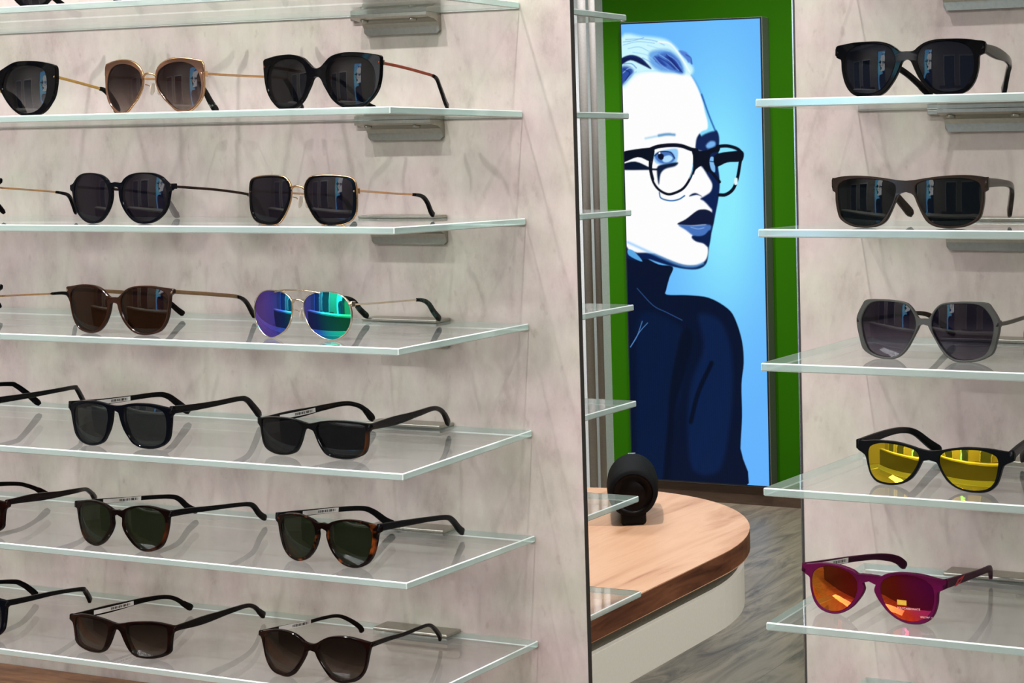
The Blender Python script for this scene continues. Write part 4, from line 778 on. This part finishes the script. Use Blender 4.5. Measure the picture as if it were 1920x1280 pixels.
def G(sh, label, fm, lm, group, org=None, yaw=None, **k):
    sp = SHAPES[sh]; o_ = org or sp['org']
    e_ = build_glasses(sh, k.pop('name', 'sunglasses'), org or sp['org'], sp['yaw'] if yaw is None else yaw, label, fm, lm, group, **k)
    # rest flat on its slightly sloping shelf
    if o_[0] > -0.7: i = min(range(7), key=lambda j: abs(ZB[j]-o_[2])); sl = -(DZR[i]-ZRB[i])/DR
    else: i = min(range(7), key=lambda j: abs(ZB[j]-o_[2])); sl = -DZL[i]/DEP
    e_.rotation_euler = (math.atan(sl)*math.cos(e_.rotation_euler[2]), 0, e_.rotation_euler[2]); e_.location.z += 0.0001; return e_

def shz(side, i, y):
    if side == 'L': return ZB[i-1]-y/DEP*DZL[i-1]
    return ZB[i-1]+ZRB[i-1]-y/DR*(DZR[i-1]-ZRB[i-1])
gL = ['sunglasses on the top left shelf', 'sunglasses on the second left shelf', 'sunglasses on the third left shelf', 'sunglasses on the fourth left shelf', 'sunglasses on the fifth left shelf', 'sunglasses on the sixth left shelf', 'sunglasses on the lowest left shelf']
gR = 'sunglasses on the right display panel'
STK = (0.17, 0.46)
# top shelf: only the undersides of two pairs reach into the picture
G('G2c', 'black sunglasses on the top shelf, left pair of the two cut off above', 'black', 'L_dark', gL[0], org=(-1.4335, -0.165, shz('L', 1, -0.165)), tm='black', th=0.004)
G('G2c', 'dark sunglasses on the top shelf, right pair, only a sliver of rim showing', 'navy', 'L_dark', gL[0], org=(-1.246, -0.165, shz('L', 1, -0.165)), tm='navy', th=0.004)
# second shelf
G('G2a', 'wide black sunglasses with a gold temple, cut off by the left edge, second shelf', 'black', 'L_greygrad', gL[1], tm='yellowgold', tipm='tipblack', tipat=0.62, kind='metal', tsz=(0.0016, 0.0030), tipl=(0.0035, 0.0062), th=0.0045)
G('G2b', 'cat-eye sunglasses with brown upper rims, gold wire and brown graded lenses', 'rosebrown', 'L_browngrad', gL[1], tm='gold', tipm='tiptort', tipat=0.74, tipl=(0.0035, 0.0062), kind='metal', wire='gold', tsz=(0.0016, 0.0024), th=0.0022, hinge='gold')
G('G2c', 'oversized black cat-eye sunglasses with copper temples above the steel clamp', 'black', 'L_dark', gL[1], tm='copper', tipm='tipblack', tipat=0.62, tipl=(0.0030, 0.0048), kind='metal', tsz=(0.0016, 0.0030), th=0.0045, hinge='palegold')
# third shelf
TA3 = [(0, 34.5), (61, 29.5), (81, 27), (90.5, 24), (97.4, 16), (104, 5)]
G('G4b', 'sunglasses with a thin gold temple entering from the left on the third shelf', 'black', 'L_dark', gL[2], org=(-1.518, -0.17, shz('L', 3, -0.17)), yaw=0, tm='gold', tipm='tipblack', tipat=0.62, tipl=(0.003, 0.0042), kind='metal', tsz=(0.0015, 0.002), T=TA3)
G('G3b', 'round dark navy sunglasses with violet grey lenses', 'navy', 'L_violet', gL[2], tm='darkmetal', tipm='smoketip', tipat=0.74, tipl=(0.0035, 0.0055), kind='metal', tsz=(0.0018, 0.0028), th=0.0034, hinge='navy')
G('G3c', 'square black sunglasses with gold wire bridge and thin gold temples', 'black', 'L_violet', gL[2], tm='gold', tipm='tipblack', tipat=0.66, tipl=(0.003, 0.0045), kind='metal', wire='gold', tsz=(0.0015, 0.0020), th=0.0026, hinge='gold')
# fourth shelf
TA4 = [(0, 32.4), (62, 28.7), (80, 27.8), (88.5, 25.6), (94.2, 19), (100, 8)]
G('G4b', 'sunglasses with a gold temple entering from the left on the fourth shelf', 'black', 'L_dark', gL[3], org=(-1.518, -0.175, shz('L', 4, -0.175)), yaw=0, tm='gold', tipm='tipblack', tipat=0.60, tipl=(0.003, 0.0042), kind='metal', tsz=(0.0015, 0.002), T=TA4)
G('G4b', 'brown translucent sunglasses with brown lenses and beige temples', 'brown', 'L_brown', gL[3], tm='beige', tipm='brownblack', tipat=0.66, tipl=(0.003, 0.0050), kind='metal', tsz=(0.0020, 0.0042), th=0.0036)
G('G4c', 'gold wire aviator sunglasses with blue and green mirrored lenses', 'palegold', 'X_blue', gL[3], tm='palegold', tipm='tipgreen', tipat=0.68, tipl=(0.0032, 0.0052), kind='metal', tsz=(0.0015, 0.0018), th=0.0020, hinge='palegold')
# fifth shelf
TA5 = [(0, 37.4), (40, 35.1), (80, 33.6), (107.8, 31.3), (114.4, 28), (124, 17), (133, 5)]
G('G5b', 'black sunglasses whose temples enter from the left edge, fifth shelf', 'black', 'L_slate', gL[4], org=(-1.525, -0.175, shz('L', 5, -0.175)), yaw=0, T=TA5, tsz=(0.0032, 0.0058))
G('G5b', 'shiny black keyhole-bridge sunglasses with slate grey lenses and a price sticker', 'navy', 'L_slate', gL[4], tm='black', label_sticker=(0.20, 0.47), tsz=(0.0034, 0.0066))
G('G5c', 'flat rectangular black and brown sunglasses, rightmost on the fifth shelf', 'blackbrown', 'L_dark', gL[4], org=tuple(a+b for a, b in zip(SHAPES['G5c']['org'], (0, 0, 0.0007))), tm='blackbrown', label_sticker=(0.16, 0.46), bz='step', tsz=(0.0034, 0.0058))
# sixth shelf
TA6 = [(0, 33), (27, 31.8), (62.4, 28.7), (89.8, 27.2), (108.5, 24.9), (117.8, 21.4), (127, 15.5), (136, 7)]
G('G7b', 'dark brown sunglasses cut off by the left edge, sixth shelf', 'darkwine', 'L_green', gL[5], org=(-1.520, -0.177, shz('L', 6, -0.177)), yaw=0, tm='darkwine', T=TA6, bz='step', tsz=(0.0034, 0.0055))
G('G6b', 'brown-black panto sunglasses with green lenses, second from the right on the sixth shelf', 'tort2', 'L_green', gL[5], tm='black', label_sticker=(0.20, 0.50), tsz=(0.0034, 0.0056))
G('G6c', 'tortoiseshell panto sunglasses with green lenses, rightmost on the sixth shelf', 'tort', 'L_green', gL[5], tm='matte', label_sticker=(0.20, 0.50), tsz=(0.0034, 0.0062))
# lowest shelf
TA7 = [(0, 36.7), (25.7, 34.2), (62.6, 31.1), (100.9, 24.7), (110.5, 19.9), (118.4, 11.3), (122.5, 5)]
G('G5b', 'navy black sunglasses cut off by the left edge, lowest shelf', 'navy', 'L_greygrad', gL[6], org=(-1.524, -0.177, shz('L', 7, -0.177)), yaw=0, tm='black', T=TA7, tsz=(0.0034, 0.0056))
G('G7b', 'rectangular dark wine sunglasses with brown lenses and a white price sticker', 'darkwine', 'L_smoke', gL[6], tm='brownblack', label_sticker=(0.17, 0.49), bz='step', tsz=(0.0034, 0.0055))
G('G7c', 'rounded dark brown sunglasses with slim temples, rightmost on the lowest shelf', 'darkwine', 'L_smoke', gL[6], tm='brownblack', label_sticker=(0.16, 0.46), tsz=(0.0030, 0.0042))
# right panel
GT = lambda h: [(0, h), (40, h-1), (80, h-2.5), (100, h-5), (110, h-10), (122, h-22), (134, 5)]
G('R2', 'large black square sunglasses, topmost on the right panel', 'black', 'L_blue', gR, tm='black', T=[(0, 36), (35, 34), (70, 31.5), (95, 28), (108, 22), (122, 12), (132, 5)], bz='step', tsz=(0.0040, 0.0066), th=0.0045)
G('R3', 'taupe translucent rectangular sunglasses with near-black lenses', 'taupe', 'L_teal', gR, tm='taupe', T=[(0, 34.7), (40, 34), (76, 32), (94, 27), (105, 17), (116, 5)], tsz=(0.0040, 0.0068), th=0.0042)
G('R4', 'smoky grey translucent geometric sunglasses with violet graded lenses', 'grey', 'L_purplegrad', gR, tm='taupe', T=[(0, 30), (30, 28.5), (70, 28), (95, 26.5), (107, 23), (120, 13), (130, 5)], tsz=(0.0026, 0.0036), kind='metal', th=0.0040, tipm='taupe', tipat=0.6, tipl=(0.003, 0.005), hinge='grey')
G('R5', 'matte black sunglasses with yellow mirrored lenses', 'matte', 'X_gold', gR, tm='matte', T=[(0, 30), (30, 31), (65, 31), (90, 29), (103, 25), (118, 14), (130, 5)], tsz=(0.0040, 0.0070), th=0.0045, temple_in=(9, -9))
rp = G('R6', 'plum round sunglasses with orange and magenta mirrored lenses', 'plum', 'X_red', gR, tm='plumdark', label_sticker=(0.17, 0.44), tsz=(0.0036, 0.0066), th=0.0042, T=[(3, 34, 0), (39, 29, 3), (71, 25, 6), (103, 20, 12), (122, 14, 19), (132, 5, 23)])

# marks on the plum pair: coral logo on the temple, yellow sticker and printed lines on the lens
def on_right_lens(sh, u, v, off=0.0002):
    L = catmull([(a, b, 0) for a, b in mm(SHAPES[sh]['L'])], True, 4); cx = sum(p.x for p in L)/len(L); cz = sum(p.y for p in L)/len(L)
    return KW*u*u+((u-cx)**2+(v-cz)**2)/(2*0.17)-0.0012-off
def patch(name, parent, sh, u0, u1, v0, v1, mat, off=0.0002):
    bm = bmesh.new(); K = 5; g = {}
    for i in range(K+1):
        for j in range(2):
            for s_ in (0, 1):
                u = u0+(u1-u0)*i/K; v = (v0, v1)[j]; g[i, j, s_] = bm.verts.new((u, on_right_lens(sh, u, v, off-0.0001*s_), v))
    for i in range(K):
        for s_ in (0, 1): bm.faces.new((g[i, 0, s_], g[i+1, 0, s_], g[i+1, 1, s_], g[i, 1, s_]))
        for j in (0, 1): bm.faces.new((g[i, j, 0], g[i+1, j, 0], g[i+1, j, 1], g[i, j, 1]))
    for i in (0, K): bm.faces.new((g[i, 0, 0], g[i, 1, 0], g[i, 1, 1], g[i, 0, 1]))
    return bm_obj(name, bm, mat, parent)
def text_on(parent, sh, txt, u, v, size, mat, name='printed_text', off=0.0004):
    c = bpy.data.curves.new(name, 'FONT'); c.body = txt; c.size = size; c.extrude = 0.00003
    o = bpy.data.objects.new(name, c); COL.objects.link(o)
    dg = bpy.context.evaluated_depsgraph_get(); me = bpy.data.meshes.new_from_object(o.evaluated_get(dg)); bpy.data.objects.remove(o)
    for vv in me.vertices:
        x, y, z = vv.co; uu = u+x; ww = v+y; vv.co = (uu, (on_right_lens(sh, uu, ww, off) if sh else 0)-z, ww)
    me.materials.clear(); return link(name, me, mat, parent)
text_lens = patch('yellow_sticker', rp, 'R6', 0.0255, 0.0335, 0.0150, 0.0190, 'stickeryellow')
text_on(rp, 'R6', 'POLYCARBONATE', 0.0255, 0.0118, 0.0023, 'print')
text_on(rp, 'R6', 'SPECTRON', 0.0445, 0.0058, 0.0019, 'print')
# coral open parallelogram mark on the outer face of the right temple
sp = SHAPES['R6']; hu = max(a for a, b in sp['O'])/1000-0.0022; de = math.radians(4.5); H = Vector((hu, KW*hu*hu, 0)); dr = Vector((-math.sin(de), math.cos(de), 0)); sd = Vector((math.cos(de), math.sin(de), 0))
bm = bmesh.new(); zc = sp['T'][0][1]/1000-0.0018
ou = [(-0.0035, -0.0022), (0.0005, -0.0022), (0.0035, 0.0022), (-0.0010, 0.0022)]; inn = [(-0.0016, -0.0008), (0.0000, -0.0008), (0.0016, 0.0008), (0.0000, 0.0008)]
A = [bm.verts.new(H+dr*(0.026+a*3.2)+Vector((0, 0, zc-0.002+b_))+sd*0.0024) for a, b_ in ou]; B = [bm.verts.new(H+dr*(0.026+a*3.2)+Vector((0, 0, zc-0.002+b_))+sd*0.0024) for a, b_ in inn]
for i in range(4): bm.faces.new((A[i], A[(i+1) % 4], B[(i+1) % 4], B[i]))
r_ = bmesh.ops.solidify(bm, geom=list(bm.faces), thickness=0.0002)
bm_obj('temple_logo', bm, 'red', rp)

# ------------------------------------------------------------------ wooden counter under the shelves, left
e = empty('base_cabinet', (-1.6, -0.2, FLOOR), label='low cabinet with a brown wooden top under the left shelves', cat='cabinet')
def kid(o, p): 
    o.parent = p; o.matrix_parent_inverse = p.matrix_world.inverted() if False else Matrix.Translation(-p.location); return o
kid(boxobj('cabinet_top', -2.3, -0.98, -0.42, -0.001, -0.606, -0.5763, 'counter', None, 0.002), e)
kid(boxobj('cabinet_body', -2.28, -1.0, -0.40, -0.001, FLOOR, -0.606, 'white', None, 0.002), e)
for k in range(3): kid(boxobj('cabinet_door', -2.27+k*0.425, -2.27+k*0.425+0.415, -0.418, -0.401, FLOOR+0.08, -0.62, 'white', None, 0.002), e)

# ------------------------------------------------------------------ oak table with rounded end
e = empty('display_table', (-1.86, 0.8, FLOOR), label='oak-topped table with a rounded end and white apron, seen through the gap', cat='table')
def stadium(cx, yc, r, y0, ry=1.0, n=40, inset=0.0):
    r2 = r-inset; P = [(cx+r2*math.cos(math.pi*i/n), yc+r2*ry*math.sin(math.pi*i/n)) for i in range(n+1)]
    P += [(cx-r2, y0+inset), (cx+r2, y0+inset)]; return P
def extr(name, poly, z0, z1, mats, par, bev=0.0, side_mi=0):
    bm = bmesh.new(); A = [bm.verts.new((x, y, z0)) for x, y in poly]; B = [bm.verts.new((x, y, z1)) for x, y in poly]; n = len(poly)
    bm.faces.new(A[::-1]); bm.faces.new(B)
    for i in range(n):
        f = bm.faces.new((A[i], A[(i+1) % n], B[(i+1) % n], B[i])); f.material_index = side_mi
    if bev:
        es = [e_ for e_ in bm.edges if all(v in B for v in e_.verts) or all(v in A for v in e_.verts)]
        bmesh.ops.bevel(bm, geom=es, offset=bev, segments=2, affect='EDGES')
    o = bm_obj(name, bm, mats); return kid(o, e)
TC = (-1.865, 1.237)
extr('tabletop', stadium(TC[0], TC[1], 0.447, 0.25), -0.760, -0.720, ['table', 'tableedge'], e, 0.0015, 1)
extr('shadow_gap', stadium(TC[0], TC[1], 0.447, 0.25, inset=0.022), -0.785, -0.760, 'recess', e)
extr('apron', stadium(TC[0], TC[1], 0.447, 0.25, inset=0.012), -0.862, -0.785, 'white', e, 0.001)
for x, y in ((-1.52, 0.95), (-2.2, 0.95), (-1.52, 0.32), (-2.2, 0.32)):
    bm = bmesh.new(); cyl(bm, (x, y, FLOOR), (0, 0, 1), 0.022, 0.022, -0.862-FLOOR, 24); kid(bm_obj('leg', bm, 'black'), e)

# ------------------------------------------------------------------ loudspeaker lying on the table
dirv = Vector((-1.70, 1.39+1.38, 0)).normalized()                 # its axis points roughly at the viewer
e = empty('portable_speaker', (-1.682, 1.380, -0.720), math.atan2(-dirv.x, dirv.y), label='black cylindrical portable loudspeaker lying on the oak table', cat='speaker')
R0, LN = 0.0495, 0.185; ZC = 0.062
bm = bmesh.new(); K = 48
prof = [(0.000, 0.76), (0.002, 0.86), (0.006, 0.92), (0.03, 0.97), (0.09, 1.0), (0.155, 0.97), (0.179, 0.92), (0.183, 0.86), (0.185, 0.76)]
prev = None
for yy, rr_ in prof:
    rg = [bm.verts.new((R0*rr_*math.cos(2*math.pi*i/K), yy, ZC+R0*rr_*math.sin(2*math.pi*i/K))) for i in range(K)]
    if prev:
        for i in range(K): bm.faces.new((prev[i], prev[(i+1) % K], rg[(i+1) % K], rg[i]))
    prev = rg
bm_obj('body', bm, 'speaker', e, smooth=True)
for yy, s_, nm in ((0.006, 1, 'front_radiator'), (LN-0.006, -1, 'rear_radiator')):
    bm = bmesh.new(); cc = []
    for dd, rr_ in ((-0.006, 0.775), (0.000, 0.74), (0.004, 0.66), (0.0015, 0.56), (0.002, 0.48), (0.000, 0.45), (-0.001, 0.0)):
        if rr_ == 0: cc.append([bm.verts.new((0, yy+s_*dd, ZC))]); continue
        cc.append([bm.verts.new((R0*rr_*math.cos(2*math.pi*i/K), yy+s_*dd, ZC+R0*rr_*math.sin(2*math.pi*i/K))) for i in range(K)])
    for a, b_ in zip(cc, cc[1:]):
        for i in range(K):
            if len(b_) == 1: bm.faces.new((a[i], a[(i+1) % K], b_[0]))
            else: bm.faces.new((a[i], a[(i+1) % K], b_[(i+1) % K], b_[i]))
    bm_obj(nm, bm, 'cone', e, smooth=True)
bm = bmesh.new(); box(bm, -0.024, 0.024, 0.006, LN-0.006, 0.0003, 0.026, 0.006); bm_obj('foot', bm, 'rubber', e)
bm = bmesh.new(); box(bm, -0.0075, 0.0075, 0.160, 0.170, ZC+R0*0.945, ZC+R0*0.985, 0.0005); bm_obj('badge', bm, 'badge', e)

# ------------------------------------------------------------------ illuminated portrait on the green wall
def srgb_lin(a): return np.where(a <= 0.04045, a/12.92, ((a+0.055)/1.055)**2.4)
def seg_dist(X, Y, ax, ay, bx, by):
    dx, dy = bx-ax, by-ay; t = np.clip(((X-ax)*dx+(Y-ay)*dy)/(dx*dx+dy*dy+1e-12), 0, 1)
    return np.hypot(X-ax-t*dx, Y-ay-t*dy)
def smooth_poly(p, closed):
    return [(q.x, q.y) for q in catmull([(a, b, 0) for a, b in p], closed, 4)]
PXM = 0.0024                                   # metres per picture unit of the printed artwork
def art_colours(nx, nz, Wd, Ht):
    u, v = np.meshgrid((np.arange(nx)+0.0)/(nx-1), (np.arange(nz)+0.0)/(nz-1))
    X, Y = u*Wd, v*Ht
    # printed studio background: blue with a paler cyan glow beside the face
    def mixc(a, b, t): return np.array(a)[None, None, :]*(1-t[..., None])+np.array(b)[None, None, :]*t[..., None]
    g = np.exp(-(((u-0.70)/0.30)**2+((v-0.62)/0.26)**2)); C = mixc((104, 184, 255), (140, 236, 255), np.clip(g*1.1, 0, 1))
    t = np.clip((0.42-v)/0.42, 0, 1); C = C*(1-0.5*t[..., None])+np.array((96, 176, 255))[None, None, :]*0.5*t[..., None]
    for it in ART:
        kind, col, soft, pts = it[:4]; P = [(a*Wd, b*Ht) for a, b in smooth_poly(pts, kind == 'p')]
        wd = (it[4] if kind == 's' else 0)*PXM/2; sf = max(soft*PXM, 0.0022)
        xs = [p[0] for p in P]; ys = [p[1] for p in P]; pad = wd+sf*1.5
        i0 = max(0, int((min(xs)-pad)/Wd*(nx-1))); i1 = min(nx, int((max(xs)+pad)/Wd*(nx-1))+2); j0 = max(0, int((min(ys)-pad)/Ht*(nz-1))); j1 = min(nz, int((max(ys)+pad)/Ht*(nz-1))+2)
        if i0 >= i1 or j0 >= j1: continue
        x, y = X[j0:j1, i0:i1], Y[j0:j1, i0:i1]; D = np.full(x.shape, 9.0); ins = np.zeros(x.shape, bool)
        n = len(P)
        for k in range(n if kind == 'p' else n-1):
            (ax, ay), (bx, by) = P[k], P[(k+1) % n]; D = np.minimum(D, seg_dist(x, y, ax, ay, bx, by))
            if kind == 'p' and ay != by:
                c = ((ay > y) != (by > y)) & (x < (bx-ax)*(y-ay)/(by-ay)+ax); ins ^= c
        sd_ = np.where(ins, D, -D) if kind == 'p' else wd-D
        al = np.clip(sd_/sf+0.5, 0, 1); al = al*al*(3-2*al)
        C[j0:j1, i0:i1] = C[j0:j1, i0:i1]*(1-al[..., None])+np.array(col)[None, None, :]*al[..., None]
    # fine ribs of the knitted sweater
    body = np.clip((60-C[..., 0])/40, 0, 1)*(v < 0.40); C += (np.sin(u*Wd/0.0016+np.sin(v*9)*3+v*14)*2.2*body)[..., None]*np.array((0.5, 1, 1.6))[None, None, :]
    return np.clip(C/255, 0, 1)
TVW, TVH = 0.626, 1.849
def lightbox_mat(st=1.0):
    m, nt, out = newmat('backlit_print'); a = N(nt, 'ShaderNodeAttribute'); a.attribute_name = 'Col'
    e_ = N(nt, 'ShaderNodeEmission'); e_.inputs[1].default_value = st; nt.links.new(a.outputs['Color'], e_.inputs[0])
    g = N(nt, 'ShaderNodeBsdfGlossy'); g.inputs['Roughness'].default_value = 0.3; fr = N(nt, 'ShaderNodeMixShader'); fr.inputs[0].default_value = 0.02
    nt.links.new(e_.outputs[0], fr.inputs[1]); nt.links.new(g.outputs[0], fr.inputs[2]); nt.links.new(fr.outputs[0], out.inputs[0]); return m
def print_mesh(nx, nz):
    me = bpy.data.meshes.new('backlit_print'); xs = np.linspace(0, TVW, nx); zs = np.linspace(0, TVH, nz)
    gx, gz = np.meshgrid(xs, zs); co = np.stack([gx, np.zeros_like(gx), gz], -1).reshape(-1, 3)
    idx = np.arange(nx*nz).reshape(nz, nx); q = np.stack([idx[:-1, :-1], idx[:-1, 1:], idx[1:, 1:], idx[1:, :-1]], -1).reshape(-1, 4)
    me.vertices.add(len(co)); me.vertices.foreach_set('co', co.ravel()); me.loops.add(q.size); me.loops.foreach_set('vertex_index', q.ravel().astype(np.int32))
    me.polygons.add(len(q)); me.polygons.foreach_set('loop_start', (np.arange(len(q))*4).astype(np.int32)); me.polygons.foreach_set('loop_total', np.full(len(q), 4, np.int32)); me.update(); me.validate()
    C = art_colours(nx, nz, TVW, TVH).reshape(-1, 3); A_ = me.color_attributes.new('Col', 'FLOAT_COLOR', 'POINT')
    A_.data.foreach_set('color', np.concatenate([srgb_lin(C), np.ones((len(C), 1))], 1).astype(np.float32).ravel()); return me
M['print_screen'] = lightbox_mat()
pm = print_mesh(270, 780)
def lightbox(loc, rz, label, group, mesh=None):
    e = empty('illuminated_poster', loc, rz, label=label, cat='poster', group=group)
    bm = bmesh.new(); box(bm, -0.008, TVW+0.008, 0.0, 0.0578, -0.008, TVH+0.008, 0.003); bm_obj('box_frame', bm, 'tvframe', e)
    bm = bmesh.new(); box(bm, -0.0055, TVW+0.0055, -0.002, 0.0, -0.0055, TVH+0.0055, 0.0); bm_obj('gasket', bm, 'tvdark', e)
    o = bpy.data.objects.new('backlit_print', mesh or pm); COL.objects.link(o); o.parent = e; o.location = (0, -0.0026, 0)
    return e
pm.materials.append(M['print_screen'])
pm2 = pm.copy(); pm2.materials.clear(); pm2.materials.append(lightbox_mat(6.0))
lightbox((-3.659, 4.640, -1.361), 0, 'tall backlit blue portrait of a woman in black glasses on the green wall', None)
lightbox((-2.25, -4.94, -0.75), math.pi, 'second backlit blue portrait on the wall opposite the shelves', None, pm2)

# ------------------------------------------------------------------ upright rails beside the green wall
e = empty('wall_upright', (-3.1, 3.35, FLOOR), label='pale slotted display upright with two round posts, left behind the panel edge', cat='upright')
def upright(x, y): return x, y
bm = bmesh.new(); box(bm, -2.95, -2.874, 3.05, 3.06, FLOOR, CEIL-0.02, 0.001); kid(bm_obj('slotted_strip', bm, 'railpaint'), e)
for k in range(9):
    bm = bmesh.new(); z0 = FLOOR+0.22+k*0.29
    bmesh.ops.create_cone(bm, segments=20, radius1=0.011, radius2=0.011, depth=0.002, cap_ends=True)
    for v in bm.verts: v.co = Vector((-2.884+v.co.x*0.7, 3.0492+v.co.z, z0+v.co.y+(0.22 if v.co.y > 0 else 0)))
    kid(bm_obj('slot', bm, 'slot'), e)
for x, y, r in ((-2.864, 3.10, 0.013), (-2.853, 3.14, 0.010)):
    bm = bmesh.new(); cyl(bm, (x, y, FLOOR), (0, 0, 1), r, r, CEIL-FLOOR-0.02, 28); kid(bm_obj('round_post', bm, 'rail'), e)

# ------------------------------------------------------------------ ceiling fixtures (panels and some spots added as fill)
for i, (x, y, a, b_, W_) in enumerate(FILL_PANELS):
    e = empty('ceiling_fill_panel', (x, y, CEIL), label='added square-edged fill light panel at the ceiling, %s' % ['over the shop floor on the left', 'over the shop floor on the right', 'nearest the front wall', 'in front of the green wall'][i], cat='ceiling light', group='added ceiling fill panels')
    bm = bmesh.new(); box(bm, -a/2-0.02, a/2+0.02, -b_/2-0.02, b_/2+0.02, -0.03, -0.0005, 0.002); bm_obj('housing', bm, 'lampwhite', e)
    bm = bmesh.new(); box(bm, -a/2, a/2, -b_/2, b_/2, -0.0315, -0.030); bm_obj('diffuser', bm, 'fillglow', e)
for i, (x, y, t, W_, a) in enumerate(SPOTS):
    e = empty('ceiling_spotlight', (x, y, CEIL), label='small white ceiling spotlight, %s' % ['first of the row before the left shelves', 'aimed at the end of the left shelves', 'aimed at the right shelves', 'leftmost of the row before the shelves', 'above the speaker', 'added fill for the apron, right of the oak table', 'nearest the green wall', 'added fill for the pale column before the green wall', 'added fill for the shelf ends behind the left display panel'][i], cat='spotlight', group='ceiling spotlights')
    ax = (Vector(t)-Vector((x, y, 1.335))).normalized()
    bm = bmesh.new(); c0 = Vector((0, 0, 1.335-CEIL)); cyl(bm, c0-ax*0.012, -ax, 0.032, 0.032, 0.07, 28, cap0=False)
    cyl(bm, c0-ax*0.012, -ax, 0.026, 0.012, 0.02, 28, cap0=False); bm_obj('housing', bm, 'lampwhite', e)
    bm = bmesh.new(); cyl(bm, c0-ax*0.030, -ax, 0.018, 0.018, 0.002, 24); bm_obj('lamp', bm, 'lampglow', e)
    bm = bmesh.new(); cyl(bm, (0, 0, 1.335-CEIL+0.05), (0, 0, 1), 0.006, 0.006, -(1.335-CEIL)-0.0505, 12); bm_obj('stem', bm, 'lampwhite', e)

# ------------------------------------------------------------------ the shop behind the viewer (seen in the mirrored lenses)
for i, (x, wd) in enumerate(((-5.6, 0.9), (-4.2, 0.9), (-0.9, 0.7), (0.4, 1.1))):
    e = empty('window_%d' % (i+1), (x, -4.995, -0.3)); e['kind'] = 'structure'
    bm = bmesh.new()
    for a in ((-wd/2-0.06, -wd/2, -0.5, 1.1), (wd/2, wd/2+0.06, -0.5, 1.1), (-wd/2, wd/2, 1.04, 1.1), (-wd/2, wd/2, -0.5, -0.44)): box(bm, a[0], a[1], 0.0, 0.05, a[2], a[3], 0.002)
    bm_obj('window_frame', bm, 'railpaint', e)
    bm = bmesh.new(); box(bm, -wd/2, wd/2, 0.004, 0.012, -0.44, 1.04); bm_obj('pane', bm, 'windowglass', e)
e = empty('service_counter', (-2.0, -3.3, FLOOR), label='long curved white service counter behind the viewer', cat='counter')
bm = bmesh.new(); pth = [Vector((-5.0+0.5*k, -3.1-0.10*math.sin(k*0.5), -0.50)) for k in range(13)]
sweep(bm, catmull(pth, False, 4), lambda i: [(0.25, -0.02), (0.25, 0.02), (-0.25, 0.02), (-0.25, -0.02)]); kid(bm_obj('counter_top', bm, 'white'), e)
bm = bmesh.new(); sweep(bm, catmull([p+Vector((0, 0, -0.475)) for p in pth], False, 4), lambda i: [(0.2, -0.4745), (0.2, 0.4545), (-0.2, 0.4545), (-0.2, -0.4745)]); kid(bm_obj('counter_body', bm, 'deskdark'), e)
for k, x in enumerate((-4.3, -3.2, -1.3, -0.4)):
    e = empty('waiting_chair', (x, -4.2, FLOOR), label='dark red chair behind the counter, %s' % ['far left', 'left of the poster', 'right of the poster', 'far right'][k], cat='chair', group='chairs behind the counter')
    boxobj('seat', -0.22, 0.22, -0.2, 0.22, 0.42, 0.48, 'chair', e, 0.02); boxobj('backrest', -0.22, 0.22, -0.24, -0.20, 0.50, 0.92, 'chair', e, 0.02)
    boxobj('back_support', -0.03, 0.03, -0.23, -0.205, 0.42, 0.52, 'steel', e)
    for sx in (-0.19, 0.19):
        for sy_c in (-0.17, 0.19): boxobj('leg', sx-0.012, sx+0.012, sy_c-0.012, sy_c+0.012, 0.0, 0.42, 'steel', e)
